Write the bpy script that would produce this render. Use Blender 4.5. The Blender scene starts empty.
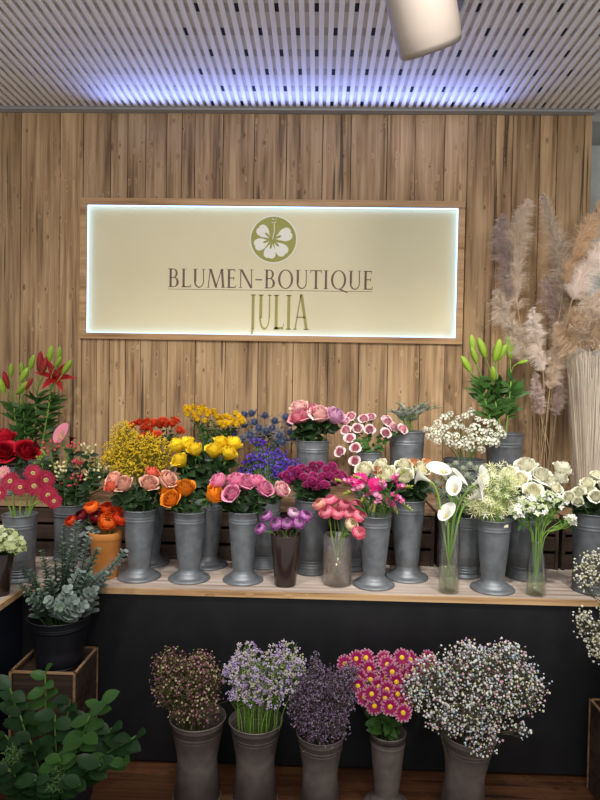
import bpy, math, random
from mathutils import Vector, Matrix, Quaternion, noise
PI = math.pi
S = bpy.context.scene
COL = S.collection
rnd = random.Random(7)
V = Vector

# ------------------------------------------------------------------ camera
F = 620.0
EYE = V((0, 0, 1.5))
R3 = (Matrix.Rotation(math.radians(1.57), 3, 'Z') @ Matrix.Rotation(math.radians(90 - 1.39), 3, 'X')
      @ Matrix.Rotation(math.radians(1.0), 3, 'Z'))
cam_d = bpy.data.cameras.new('camera'); cam = bpy.data.objects.new('camera', cam_d); COL.objects.link(cam)
cam_d.sensor_fit = 'VERTICAL'; cam_d.sensor_height = 24; cam_d.sensor_width = 18; cam_d.lens = F / 800 * 24
cam.matrix_world = Matrix.Translation(EYE) @ R3.to_4x4()
S.camera = cam
R3I = R3.inverted()

def at(px, py, D):
    d = R3 @ V(((px - 300) / F, -(py - 400) / F, -1))
    return EYE + d * (D / d.y)

def proj(p):
    c = R3I @ (p - EYE)
    return 300 + F * c.x / -c.z, 400 - F * c.y / -c.z

# ------------------------------------------------------------------ mesh builder
class MB:
    def __init__(s): s.v = []; s.f = []; s.m = []; s.t = []
    def add(s, vs, fs, m=0, ts=None):
        o = len(s.v); s.v += [tuple(p) for p in vs]; s.f += [tuple(i + o for i in f) for f in fs]
        s.m += [m] * len(fs); s.t += ts if ts else [0.0] * len(vs)
    def mesh(s, name, mats, smooth=True):
        me = bpy.data.meshes.new(name); me.from_pydata(s.v, [], s.f)
        for m in (mats if isinstance(mats, (list, tuple)) else [mats]): me.materials.append(m)
        me.polygons.foreach_set('material_index', s.m)
        if smooth: me.polygons.foreach_set('use_smooth', [True] * len(s.f))
        a = me.attributes.new('t', 'FLOAT', 'POINT'); a.data.foreach_set('value', s.t)
        me.update(); return me
    # shapes
    def box(s, a, b, m=0, M=None):
        x0, y0, z0 = a; x1, y1, z1 = b
        vs = [V((x, y, z)) for z in (z0, z1) for y in (y0, y1) for x in (x0, x1)]
        if M: vs = [M @ p for p in vs]
        s.add(vs, [(0, 2, 3, 1), (4, 5, 7, 6), (0, 1, 5, 4), (2, 6, 7, 3), (0, 4, 6, 2), (1, 3, 7, 5)], m)
    def tube(s, pts, rad, n=5, m=0, ts=None, cap=True):
        if not isinstance(rad, (list, tuple)): rad = [rad] * len(pts)
        vs = []; fs = []; tt = []
        for i, p in enumerate(pts):
            d = (pts[min(i + 1, len(pts) - 1)] - pts[max(i - 1, 0)])
            d = d.normalized() if d.length > 1e-9 else V((0, 0, 1))
            a = d.cross(V((0.31, 0.95, 0.05))); a = a.normalized() if a.length > 1e-3 else d.cross(V((1, 0, 0))).normalized()
            b = d.cross(a)
            for k in range(n):
                q = 2 * PI * k / n
                vs.append(p + (a * math.cos(q) + b * math.sin(q)) * rad[i]); tt.append(i / (len(pts) - 1) if ts is None else ts)
            if i:
                for k in range(n):
                    k2 = (k + 1) % n
                    fs.append(((i - 1) * n + k, (i - 1) * n + k2, i * n + k2, i * n + k))
        if cap and n > 3: fs.append(tuple(range((len(pts) - 1) * n, len(pts) * n))); fs.append(tuple(reversed(range(n))))
        s.add(vs, fs, m, tt)
    def lathe(s, prof, n=32, m=0, M=None, lobes=None):
        vs = []; fs = []; tt = []
        L = len(prof)
        for i, (r, z) in enumerate(prof):
            for k in range(n):
                q = 2 * PI * k / n
                rr = r * (1 + (lobes[1] * math.cos(lobes[0] * q) if lobes else 0))
                p = V((rr * math.cos(q), rr * math.sin(q), z)); vs.append(M @ p if M else p); tt.append(i / (L - 1))
            if i:
                for k in range(n):
                    k2 = (k + 1) % n
                    fs.append(((i - 1) * n + k, (i - 1) * n + k2, i * n + k2, i * n + k))
        s.add(vs, fs, m, tt)
    def ball(s, c, r, m=0, t=0.0, sq=1.0):
        g = 1.618; k = r / 1.902
        vs = [V(c) + V(p) * k for p in ((-1, g * sq, 0), (1, g * sq, 0), (-1, -g * sq, 0), (1, -g * sq, 0), (0, -1, g), (0, 1, g), (0, -1, -g), (0, 1, -g), (g, 0, -1), (g, 0, 1), (-g, 0, -1), (-g, 0, 1))]
        s.add(vs, [(0, 11, 5), (0, 5, 1), (0, 1, 7), (0, 7, 10), (0, 10, 11), (1, 5, 9), (5, 11, 4), (11, 10, 2), (10, 7, 6), (7, 1, 8), (3, 9, 4), (3, 4, 2), (3, 2, 6), (3, 6, 8), (3, 8, 9), (4, 9, 5), (2, 4, 11), (6, 2, 10), (8, 6, 7), (9, 8, 1)], m, [t] * 12)
    def petal(s, M, L, W, bend=0.3, cup=0.3, point=0.5, nv=4, nu=2, m=0, wav=0.0, base=0.12, t0=0.0):
        """flat blade along +Y of M, up is +Z; bend lifts the tip, cup lifts the sides"""
        vs = []; fs = []; ts = []
        for j in range(nv + 1):
            v = j / nv
            w = W * (base + (1 - base) * math.sin(PI * min(1, v ** (0.75 if point < .5 else .85)) * (0.86 if point < .4 else 1.0))) * 0.5
            if j == nv and point >= .4: w = W * 0.02
            for i in range(nu + 1):
                u = -1 + 2 * i / nu
                p = V((u * w, L * v * (1 - 0.04 * u * u), bend * L * v * v + cup * w * u * u + wav * W * math.sin(v * 9 + u * 3)))
                vs.append(M @ p); ts.append(max(t0, v))
        for j in range(nv):
            for i in range(nu):
                a = j * (nu + 1) + i
                fs.append((a, a + 1, a + nu + 2, a + nu + 1))
        s.add(vs, fs, m, ts)

def aim(d, roll=0.0):
    """matrix whose +Z is d"""
    return (d.to_track_quat('Z', 'Y') @ Quaternion((0, 0, 1), roll)).to_matrix().to_4x4()
def aimY(p, d, up=V((0, 0, 1)), s=1.0):
    d = d.normalized(); x = d.cross(up)
    x = x.normalized() if x.length > 1e-4 else V((1, 0, 0))
    z = x.cross(d)
    return Matrix.Translation(p) @ Matrix(((x.x, d.x, z.x), (x.y, d.y, z.y), (x.z, d.z, z.z))).to_4x4() @ Matrix.Scale(s, 4)

SUB = {}
def link(name, data, parent=None, M=None):
    o = bpy.data.objects.new(name, data); COL.objects.link(o)
    if data is not None:
        for sn, sm in SUB.get(data.name, ()):
            c = bpy.data.objects.new(sn, sm); COL.objects.link(c); c.parent = o
    if parent: o.parent = parent
    if M is not None: o.matrix_local = M
    return o
def tag(o, label=None, cat=None, group=None, kind=None):
    if label: o['label'] = label
    if cat: o['category'] = cat
    if group: o['group'] = group
    if kind: o['kind'] = kind
    return o
def root(name, loc, label, cat, group=None, kind=None):
    o = link(name, None); o.location = loc; o.empty_display_size = .02
    return tag(o, label, cat, group, kind)

# ------------------------------------------------------------------ materials
def nmat(name):
    m = bpy.data.materials.new(name); m.use_nodes = True
    nt = m.node_tree; return m, nt, nt.nodes['Principled BSDF'], nt.nodes['Material Output']
def srgb(c):
    return tuple((x / 255 / 12.92) if x / 255 <= .04045 else ((x / 255 + .055) / 1.055) ** 2.4 for x in c) + (1,)
MC = {}
def plain(name, c, rough=.6, metal=0., spec=.5):
    if name in MC: return MC[name]
    m, nt, p, o = nmat(name); p.inputs['Base Color'].default_value = srgb(c)
    p.inputs['Roughness'].default_value = rough; p.inputs['Metallic'].default_value = metal; p.inputs['Specular IOR Level'].default_value = spec
    MC[name] = m; return m
def petalm(name, c, c2=None, lo=.55, hi=1.0, transl=.3, var=.18, rough=.55, scale=25):
    """soft thin plant tissue: colour c at the base, c2 at the tip"""
    if name in MC: return MC[name]
    m, nt, p, o = nmat(name); N = nt.nodes; L = nt.links
    at_ = N.new('ShaderNodeAttribute'); at_.attribute_name = 't'
    mr = N.new('ShaderNodeMapRange'); mr.inputs[1].default_value = lo; mr.inputs[2].default_value = hi
    L.new(at_.outputs['Fac'], mr.inputs[0])
    mx = N.new('ShaderNodeMix'); mx.data_type = 'RGBA'
    mx.inputs[6].default_value = srgb(c); mx.inputs[7].default_value = srgb(c2 or c); L.new(mr.outputs[0], mx.inputs[0])
    oi = N.new('ShaderNodeObjectInfo'); no = N.new('ShaderNodeTexNoise'); no.inputs['Scale'].default_value = scale
    tc = N.new('ShaderNodeTexCoord'); L.new(tc.outputs['Object'], no.inputs['Vector'])
    ad = N.new('ShaderNodeMath'); ad.operation = 'ADD'; L.new(oi.outputs['Random'], ad.inputs[0]); L.new(no.outputs['Fac'], ad.inputs[1])
    m2 = N.new('ShaderNodeMapRange'); m2.inputs[1].default_value = .3; m2.inputs[2].default_value = 1.7
    m2.inputs[3].default_value = 1 - var; m2.inputs[4].default_value = 1 + var; L.new(ad.outputs[0], m2.inputs[0])
    hs = N.new('ShaderNodeHueSaturation'); L.new(mx.outputs[2], hs.inputs['Color']); L.new(m2.outputs[0], hs.inputs['Value'])
    L.new(hs.outputs[0], p.inputs['Base Color']); p.inputs['Roughness'].default_value = rough; p.inputs['Specular IOR Level'].default_value = .3
    tr = N.new('ShaderNodeBsdfTranslucent'); L.new(hs.outputs[0], tr.inputs['Color'])
    ms = N.new('ShaderNodeMixShader'); ms.inputs[0].default_value = transl
    L.new(p.outputs[0], ms.inputs[1]); L.new(tr.outputs[0], ms.inputs[2]); L.new(ms.outputs[0], o.inputs['Surface'])
    MC[name] = m; return m
def emit(name, c, st):
    m = bpy.data.materials.new(name); m.use_nodes = True; nt = m.node_tree; nt.nodes.clear()
    e = nt.nodes.new('ShaderNodeEmission'); e.inputs[0].default_value = c + (1,); e.inputs[1].default_value = st
    o = nt.nodes.new('ShaderNodeOutputMaterial'); nt.links.new(e.outputs[0], o.inputs[0]); return m
def metalm(name, c, rough=.42, metal=.75):
    m, nt, p, o = nmat(name); N = nt.nodes; L = nt.links
    tc = N.new('ShaderNodeTexCoord'); no = N.new('ShaderNodeTexNoise'); no.inputs['Scale'].default_value = 26; no.inputs['Detail'].default_value = 5
    oi = N.new('ShaderNodeObjectInfo'); va = N.new('ShaderNodeVectorMath'); va.operation = 'ADD'
    L.new(tc.outputs['Object'], va.inputs[0]); L.new(oi.outputs['Location'], va.inputs[1]); L.new(va.outputs[0], no.inputs['Vector'])
    cr = N.new('ShaderNodeValToRGB'); e = cr.color_ramp.elements
    e[0].position = .35; e[0].color = srgb([x * .91 for x in c]); e[1].position = .7; e[1].color = srgb([min(255, x * 1.08) for x in c])
    L.new(no.outputs['Fac'], cr.inputs[0]); L.new(cr.outputs[0], p.inputs['Base Color'])
    p.inputs['Metallic'].default_value = metal
    mr = N.new('ShaderNodeMapRange'); mr.inputs[3].default_value = rough - .08; mr.inputs[4].default_value = rough + .12
    L.new(no.outputs['Fac'], mr.inputs[0]); L.new(mr.outputs[0], p.inputs['Roughness']); return m
def woodm(name, c_dark, c_mid, c_light, axis='Z', knots=True, rough=.7, island=.35, sc=1.0, spec=.3):
    m, nt, p, o = nmat(name); N = nt.nodes; L = nt.links
    tc = N.new('ShaderNodeTexCoord'); g = N.new('ShaderNodeNewGeometry')
    cmb = N.new('ShaderNodeMath'); cmb.operation = 'MULTIPLY'; cmb.inputs[1].default_value = 37.0; L.new(g.outputs['Random Per Island'], cmb.inputs[0])
    va = N.new('ShaderNodeVectorMath'); va.operation = 'ADD'; L.new(tc.outputs['Object'], va.inputs[0]); L.new(cmb.outputs[0], va.inputs[1])
    def mapped(s):
        mp = N.new('ShaderNodeMapping'); mp.inputs['Scale'].default_value = s; L.new(va.outputs[0], mp.inputs[0]); return mp
    ax = 'XYZ'.index(axis)
    s1 = [44 * sc] * 3; s1[ax] = 1.5 * sc; s2 = [9 * sc] * 3; s2[ax] = 1.3 * sc
    # knots bend the grain
    vk = N.new('ShaderNodeTexVoronoi'); vs_ = [5.0 * sc] * 3; vs_[ax] = 2.6 * sc; mk = mapped(vs_); L.new(mk.outputs[0], vk.inputs['Vector'])
    n1 = N.new('ShaderNodeTexNoise'); n1.inputs['Scale'].default_value = 1; n1.inputs['Detail'].default_value = 7; n1.inputs['Roughness'].default_value = .65
    m1 = mapped(s1)
    if knots:
        kd = N.new('ShaderNodeMapRange'); kd.inputs[1].default_value = 0; kd.inputs[2].default_value = .34; kd.inputs[3].default_value = 1.5; kd.inputs[4].default_value = 0
        L.new(vk.outputs['Distance'], kd.inputs[0])
        sg = N.new('ShaderNodeSeparateColor'); L.new(vk.outputs['Color'], sg.inputs[0])
        gg_ = N.new('ShaderNodeMath'); gg_.operation = 'GREATER_THAN'; gg_.inputs[1].default_value = .5; L.new(sg.outputs[0], gg_.inputs[0])
        gm = N.new('ShaderNodeMath'); gm.operation = 'MULTIPLY'; L.new(kd.outputs[0], gm.inputs[0]); L.new(gg_.outputs[0], gm.inputs[1])
        v2 = N.new('ShaderNodeVectorMath'); v2.operation = 'ADD'; L.new(m1.outputs[0], v2.inputs[0]); L.new(gm.outputs[0], v2.inputs[1]); L.new(v2.outputs[0], n1.inputs['Vector'])
    else: L.new(m1.outputs[0], n1.inputs['Vector'])
    n2 = N.new('ShaderNodeTexNoise'); n2.inputs['Scale'].default_value = 1; n2.inputs['Detail'].default_value = 3; m2 = mapped(s2); L.new(m2.outputs[0], n2.inputs['Vector'])
    ad = N.new('ShaderNodeMath'); ad.operation = 'MULTIPLY_ADD'; ad.inputs[1].default_value = .6
    L.new(n1.outputs['Fac'], ad.inputs[0])
    h = N.new('ShaderNodeMath'); h.operation = 'MULTIPLY'; h.inputs[1].default_value = .4; L.new(n2.outputs['Fac'], h.inputs[0]); L.new(h.outputs[0], ad.inputs[2])
    cr = N.new('ShaderNodeValToRGB'); e = cr.color_ramp.elements
    e[0].position = .34; e[0].color = srgb(c_dark); e[1].position = .60; e[1].color = srgb(c_light)
    x = cr.color_ramp.elements.new(.47); x.color = srgb(c_mid)
    L.new(ad.outputs[0], cr.inputs[0]); last = cr.outputs[0]
    if knots:
        kr = N.new('ShaderNodeMapRange'); kr.inputs[1].default_value = .04; kr.inputs[2].default_value = .17; kr.inputs[3].default_value = .72; kr.inputs[4].default_value = 0
        L.new(vk.outputs['Distance'], kr.inputs[0])
        # only some cells carry a knot
        gt = N.new('ShaderNodeMath'); gt.operation = 'GREATER_THAN'; gt.inputs[1].default_value = .5
        sx = N.new('ShaderNodeSeparateColor'); L.new(vk.outputs['Color'], sx.inputs[0]); L.new(sx.outputs[0], gt.inputs[0])
        mu = N.new('ShaderNodeMath'); mu.operation = 'MULTIPLY'; L.new(kr.outputs[0], mu.inputs[0]); L.new(gt.outputs[0], mu.inputs[1])
        mx = N.new('ShaderNodeMix'); mx.data_type = 'RGBA'; mx.inputs[7].default_value = srgb([v * .45 for v in c_dark]); L.new(mu.outputs[0], mx.inputs[0]); L.new(last, mx.inputs[6]); last = mx.outputs[2]
        # worm holes, nail marks
        vn = N.new('ShaderNodeTexVoronoi'); sn = [45.] * 3; sn[ax] = 22.; mn = mapped(sn); L.new(mn.outputs[0], vn.inputs['Vector'])
        nr = N.new('ShaderNodeMapRange'); nr.inputs[1].default_value = .06; nr.inputs[2].default_value = .14; nr.inputs[3].default_value = .7; nr.inputs[4].default_value = 0; L.new(vn.outputs['Distance'], nr.inputs[0])
        s3 = N.new('ShaderNodeSeparateColor'); L.new(vn.outputs['Color'], s3.inputs[0])
        g3 = N.new('ShaderNodeMath'); g3.operation = 'GREATER_THAN'; g3.inputs[1].default_value = .82; L.new(s3.outputs[1], g3.inputs[0])
        m3 = N.new('ShaderNodeMath'); m3.operation = 'MULTIPLY'; L.new(nr.outputs[0], m3.inputs[0]); L.new(g3.outputs[0], m3.inputs[1])
        m4 = N.new('ShaderNodeMix'); m4.data_type = 'RGBA'; m4.inputs[7].default_value = srgb([v * .4 for v in c_dark]); L.new(m3.outputs[0], m4.inputs[0]); L.new(last, m4.inputs[6]); last = m4.outputs[2]
        # long drying cracks
        nc = N.new('ShaderNodeTexNoise'); nc.inputs['Scale'].default_value = 1; nc.inputs['Detail'].default_value = 2; sc_ = [30.] * 3; sc_[ax] = .9; mc = mapped(sc_); L.new(mc.outputs[0], nc.inputs['Vector'])
        c1 = N.new('ShaderNodeMapRange'); c1.inputs[1].default_value = .67; c1.inputs[2].default_value = .71; c1.inputs[3].default_value = 0; c1.inputs[4].default_value = .75; L.new(nc.outputs['Fac'], c1.inputs[0])
        m5 = N.new('ShaderNodeMix'); m5.data_type = 'RGBA'; m5.inputs[7].default_value = srgb([v * .45 for v in c_dark]); L.new(c1.outputs[0], m5.inputs[0]); L.new(last, m5.inputs[6]); last = m5.outputs[2]
    hs = N.new('ShaderNodeHueSaturation'); L.new(last, hs.inputs['Color'])
    vr = N.new('ShaderNodeMapRange'); vr.inputs[3].default_value = 1 - island; vr.inputs[4].default_value = 1 + island * .6; L.new(g.outputs['Random Per Island'], vr.inputs[0]); L.new(vr.outputs[0], hs.inputs['Value'])
    L.new(hs.outputs[0], p.inputs['Base Color']); p.inputs['Roughness'].default_value = rough; p.inputs['Specular IOR Level'].default_value = spec
    bu = N.new('ShaderNodeBump'); bu.inputs['Strength'].default_value = .35; bu.inputs['Distance'].default_value = .004; L.new(n1.outputs['Fac'], bu.inputs['Height']); L.new(bu.outputs[0], p.inputs['Normal'])
    return m
def noisem(name, c1, c2, scale=6, rough=.8, spec=.3, bump=0):
    m, nt, p, o = nmat(name); N = nt.nodes; L = nt.links
    tc = N.new('ShaderNodeTexCoord'); no = N.new('ShaderNodeTexNoise'); no.inputs['Scale'].default_value = scale; no.inputs['Detail'].default_value = 6
    L.new(tc.outputs['Object'], no.inputs['Vector']); cr = N.new('ShaderNodeValToRGB'); e = cr.color_ramp.elements
    e[0].position = .35; e[0].color = srgb(c1); e[1].position = .68; e[1].color = srgb(c2); L.new(no.outputs['Fac'], cr.inputs[0]); L.new(cr.outputs[0], p.inputs['Base Color'])
    p.inputs['Roughness'].default_value = rough; p.inputs['Specular IOR Level'].default_value = spec
    if bump:
        bu = N.new('ShaderNodeBump'); bu.inputs['Strength'].default_value = bump; bu.inputs['Distance'].default_value = .003; L.new(no.outputs['Fac'], bu.inputs['Height']); L.new(bu.outputs[0], p.inputs['Normal'])
    return m
def glassm(name, c, base=.06, edge=.5, rough=.03, haze=0, hc=(1, 1, 1)):
    m = bpy.data.materials.new(name); m.use_nodes = True; nt = m.node_tree; N = nt.nodes; N.clear(); L = nt.links
    t = N.new('ShaderNodeBsdfTransparent'); t.inputs[0].default_value = c + (1,)
    g = N.new('ShaderNodeBsdfGlossy'); g.inputs['Roughness'].default_value = rough
    lw = N.new('ShaderNodeLayerWeight'); lw.inputs[0].default_value = .35
    mr = N.new('ShaderNodeMapRange'); mr.inputs[3].default_value = base; mr.inputs[4].default_value = edge; L.new(lw.outputs['Facing'], mr.inputs[0])
    ms = N.new('ShaderNodeMixShader'); L.new(mr.outputs[0], ms.inputs[0]); L.new(t.outputs[0], ms.inputs[1]); L.new(g.outputs[0], ms.inputs[2])
    if haze:
        df = N.new('ShaderNodeBsdfDiffuse'); df.inputs[0].default_value = hc + (1,); tl = N.new('ShaderNodeBsdfTranslucent'); tl.inputs[0].default_value = hc + (1,)
        a1 = N.new('ShaderNodeMixShader'); L.new(df.outputs[0], a1.inputs[1]); L.new(tl.outputs[0], a1.inputs[2])
        a2 = N.new('ShaderNodeMixShader'); a2.inputs[0].default_value = haze; L.new(ms.outputs[0], a2.inputs[1]); L.new(a1.outputs[0], a2.inputs[2]); ms = a2
    o = N.new('ShaderNodeOutputMaterial'); L.new(ms.outputs[0], o.inputs[0]); return m

ZINC = metalm('brushed zinc', (120, 125, 130), .46, .5)
ZINCD = metalm('dark zinc', (98, 102, 106), .5, .4)
TAUPE = metalm('taupe lacquered zinc', (118, 109, 104), .42, .25)
WALLW = woodm('reclaimed wall wood', (90, 68, 47), (156, 126, 92), (190, 160, 122), 'Z', island=.2)
FRAMEW = woodm('sign frame wood', (134, 102, 70), (180, 144, 104), (200, 166, 124), 'X', knots=False, island=.06)
BENCHW = woodm('weathered bench top wood', (120, 104, 92), (176, 160, 148), (200, 188, 178), 'X', knots=False, rough=.55, island=.12)
EDGEW = woodm('bench edge wood', (132, 96, 62), (182, 146, 104), (204, 172, 130), 'X', knots=True, island=.05)
CRATEW = woodm('dark crate wood', (30, 22, 17), (52, 39, 31), (74, 57, 45), 'X', knots=True, island=.3)
CRATEL = woodm('crate edge wood', (96, 72, 52), (134, 104, 76), (158, 128, 98), 'X', knots=False, island=.2)
FLOORW = woodm('floor wood', (46, 28, 18), (82, 52, 34), (108, 72, 48), 'X', knots=True, rough=.5, island=.25)
BLACKP = noisem('black bench panel', (22, 22, 25), (29, 29, 32), 9, .5, .3)
WHITEC = noisem('matt white ceiling paint', (212, 208, 203), (220, 216, 211), 3, .8, .2)
GROOVE = plain('ceiling groove', (196, 188, 182), .9)
SLOT = plain('ceiling slot black', (10, 10, 10), .9)
TRIMG = plain('grey shadow trim', (150, 150, 150), .6)
CONC = noisem('grey concrete', (176, 182, 180), (204, 208, 204), 5, .85, .2, .3)
GREEN = petalm('stem green', (88, 122, 52), transl=.1, var=.25)
DSTEM = petalm('dark stem green', (52, 76, 38), transl=.1, var=.25)
PSTEM = petalm('pale stem green', (120, 158, 66), transl=.15, var=.2)
LEAFD = petalm('dark leaf', (36, 58, 30), transl=.15, var=.35, rough=.4)
LEAFM = petalm('mid leaf', (58, 92, 40), transl=.2, var=.3, rough=.42)
LEAFL = petalm('light leaf', (104, 142, 58), transl=.25, var=.25, rough=.45)
GLASS = glassm('clear glass', (.97, .985, .97), .05, .45)
WATER = glassm('vase water', (.88, .93, .80), .03, .2, .05, .18, (.62, .68, .45))
GLASSM = glassm('smoked lilac glass', (.95, .93, .93), .07, .45, .05, .10, (.74, .66, .68))
WATERM = glassm('murky vase water', (.86, .86, .70), .04, .15, .1, .20, (.60, .55, .34))

# ------------------------------------------------------------------ room
WY = 3.5; CZ = EYE.z + 1.535; BZ = .697; KZ = .941
def struct(name, mb, mats, smooth=False): return tag(link(name, mb.mesh(name, mats, smooth)), kind='structure')
# floor
fb = MB()
yy = 1.2
while yy < 4.2:
    xx = -3 - rnd.random()
    while xx < 3:
        l = .9 + rnd.random() * .6; fb.box((xx, yy, -.03), (xx + l - .002, yy + .118, 0)); xx += l
    yy += .12
struct('floor', fb, FLOORW)
# ceiling: slab with ribs, grooves, slots
cb = MB(); pitch = .0408; XS = at(272.25, 103.5, 3.432).x
Y0, Y1 = .6, WY - .055
cb.box((-3.2, .4, CZ + .004), (3.2, 4.6, CZ + .08), 1)
k0 = int(-3.1 / pitch)
for k in range(k0, -k0):
    x = XS + (k + .5) * pitch
    w = .0112
    # rib with slightly chamfered lower corners
    vs = []
    for y in (Y0, Y1):
        vs += [V((x - w, y, CZ + .013)), (x - w, y, CZ - .006), (x - w + .004, y, CZ - .010), (x + w - .004, y, CZ - .010), (x + w, y, CZ - .006), (x + w, y, CZ + .013)]
    cb.add(vs, [(0, 1, 7, 6), (1, 2, 8, 7), (2, 3, 9, 8), (3, 4, 10, 9), (4, 5, 11, 10), (11, 10, 9, 8, 7, 6)], 0)
def dpt(y): return 1.535 * F / (385 - y)
rows = [3.432 - .1736 * i for i in range(12)]
for ri, D in enumerate(rows):
    for k in range(k0, -k0):
        x = XS + k * pitch
        if -2.4 < x < 2.4:
            black = (-.62 < x - .0 < 1.22) and ((k + (2 if ri % 2 else 0)) % 4 == 0)
            cb.box((x - .0088, D - .028, CZ + .0025), (x + .0088, D + .028, CZ + .0045), 2 if black else 3)
struct('ceiling', cb, [WHITEC, GROOVE, SLOT, plain('faint recess shade', (166, 157, 151), .9)])  # last material: greyer plates, shade of faint recesses put into their colour
# back wall: reclaimed planks
SX0, SX1 = at(87, 270, WY).x, at(457, 270, WY).x
SZ1, SZ0 = at(272, 206.5, WY).z, at(272, 335.5, WY).z
FW = .034
def wx(px): return at(px, 300, WY).x
XR = wx(587.5)
b1 = [20, 59, 82, 109, 126, 144, 165, 180, 193, 221, 252, 284, 320, 348, 384, 412, 441, 464, 492, 509, 536, 553, 580, 587.5]
wb = MB()
def plank(x0, x1, z0, z1):
    d = rnd.uniform(-.003, .003)
    wb.box((x0 + .0019, WY + d, z0), (x1 - .0019, WY + .03, z1))
xs = [-2.6, -2.42, -2.25, -2.05, -1.92] + [wx(p) for p in b1]
OX0, OX1, OZ0, OZ1 = SX0 - FW, SX1 + FW, SZ0 - FW, SZ1 + FW
top = CZ - .022
for a, b in zip(xs, xs[1:]):
    if b <= OX0 + .01 or a >= OX1 - .02: plank(a, b, 0, top)
    else: plank(a, b, OZ1 - .002, top)
b2 = [82, 97, 110, 126, 141, 168, 196, 226, 259, 294, 329, 360, 389, 421, 446, 464]
x2 = [wx(p) for p in b2]
for a, b in zip(x2, x2[1:]): plank(a, b, 0, OZ0 + .002)
wb.box((-2.6, WY + .03, 0), (XR, WY + .1, top), 1)
struct('wall_back', wb, [WALLW, plain('wall batten dark', (40, 30, 22), .9)])
gb = MB(); gb.box((XR + .006, WY + .35, 0), (3.2, WY + .45, CZ)); struct('wall_side', gb, CONC)
t1 = MB(); t1.box((-3.1, WY - .045, CZ - .020), (XR, WY + .03, CZ - .006)); t1.box((-3.1, WY - .05, CZ - .006), (XR, WY + .03, CZ + .004)); struct('trim_1', t1, TRIMG)
t2 = MB(); t2.box((XR - .01, WY + .01, CZ - .05), (3.2, WY + .35, CZ + .012)); struct('trim_2', t2, plain('pale ceiling trim', (150, 154, 150), .7))
# cable in the corner
cbm = MB(); cbm.tube([at(588.5, 126, WY + .03), at(591, 122, WY + .02), at(595, 115.5, WY + .02), at(606, 111.5, WY + .02)], .003, 6)
tag(link('cable', cbm.mesh('cable', plain('white cable', (205, 205, 200), .5))), 'thin pale cable curving along the ceiling edge beside the concrete wall', 'cable')

# ------------------------------------------------------------------ sign
sign = root('shop_sign', ((SX0 + SX1) / 2, WY, (SZ0 + SZ1) / 2), 'backlit cream shop sign in a wooden frame on the plank wall', 'sign')
SO = sign.location
PY = .022
def rel(px, py): 
    p = at(px, py, WY + PY); return p.x - SO.x, p.z - SO.z
hw, hh = (SX1 - SX0) / 2, (SZ1 - SZ0) / 2
b = MB(); b.box((-hw - .01, PY, -hh - .01), (hw + .01, PY + .008, hh + .01)); link('panel', b.mesh('panel', noisem('cream sign face', (222, 213, 174), (226, 218, 180), 2, .5, .3), False), sign)
f_ = MB()
f_.box((-hw - FW, -.022, hh), (hw + FW, PY + .01, hh + FW)); f_.box((-hw - FW, -.022, -hh - FW), (hw + FW, PY + .01, -hh))
f_.box((-hw - FW, -.020, -hh), (-hw, PY + .01, hh)); f_.box((hw, -.020, -hh), (hw + FW, PY + .01, hh))
link('frame', f_.mesh('frame', FRAMEW, False), sign)
LED = emit('cool white sign light', (.32, .56, 1.0), 3.0)
l_ = MB(); e = .0035
l_.box((-hw, .004, hh - e), (hw, .014, hh)); l_.box((-hw, .004, -hh), (hw, .014, -hh + e)); l_.box((-hw, .004, -hh), (-hw + e, .014, hh)); l_.box((hw - e, .004, -hh), (hw, .014, hh))
tag(link('light_strip', l_.mesh('light_strip', LED, False), sign), 'glowing pale blue light strip along the sign edge')
# lettering ---------------------------------------------------------
class Glyphs:
    def __init__(s): s.mb = MB()
    def set(s, x, z, sx, sz): s.o = (x, z, sx, sz)
    def poly(s, pts, m=0):
        x, z, sx, sz = s.o; P = [(x + p[0] * sx, PY - .0012, z + p[1] * sz) for p in pts]; s.mb.add(P, [tuple(range(len(P)))], m)
    def r(s, x0, y0, x1, y1): s.poly([(x0, y0), (x1, y0), (x1, y1), (x0, y1)])
    def arc(s, cx, cy, ro, so, ri, si, a0, a1, n=16, dx=0):
        for i in range(n):
            p = a0 + (a1 - a0) * i / n; q = a0 + (a1 - a0) * (i + 1) / n
            s.poly([(cx + ro * math.cos(p), cy + so * math.sin(p)), (cx + ro * math.cos(q), cy + so * math.sin(q)), (cx + dx + ri * math.cos(q), cy + si * math.sin(q)), (cx + dx + ri * math.cos(p), cy + si * math.sin(p))])
    def stem(s, x, w=.12, y0=0, y1=1, st=1, sb=1):
        s.r(x, y0, x + w, y1); e = .07
        if st: s.r(x - e, y1 - .028, x + w + e, y1)
        if sb: s.r(x - e, y0, x + w + e, y0 + .028)
    def diag(s, x0, y0, x1, y1, w): s.poly([(x0, y0), (x0 + w, y0), (x1 + w, y1), (x1, y1)])
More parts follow.
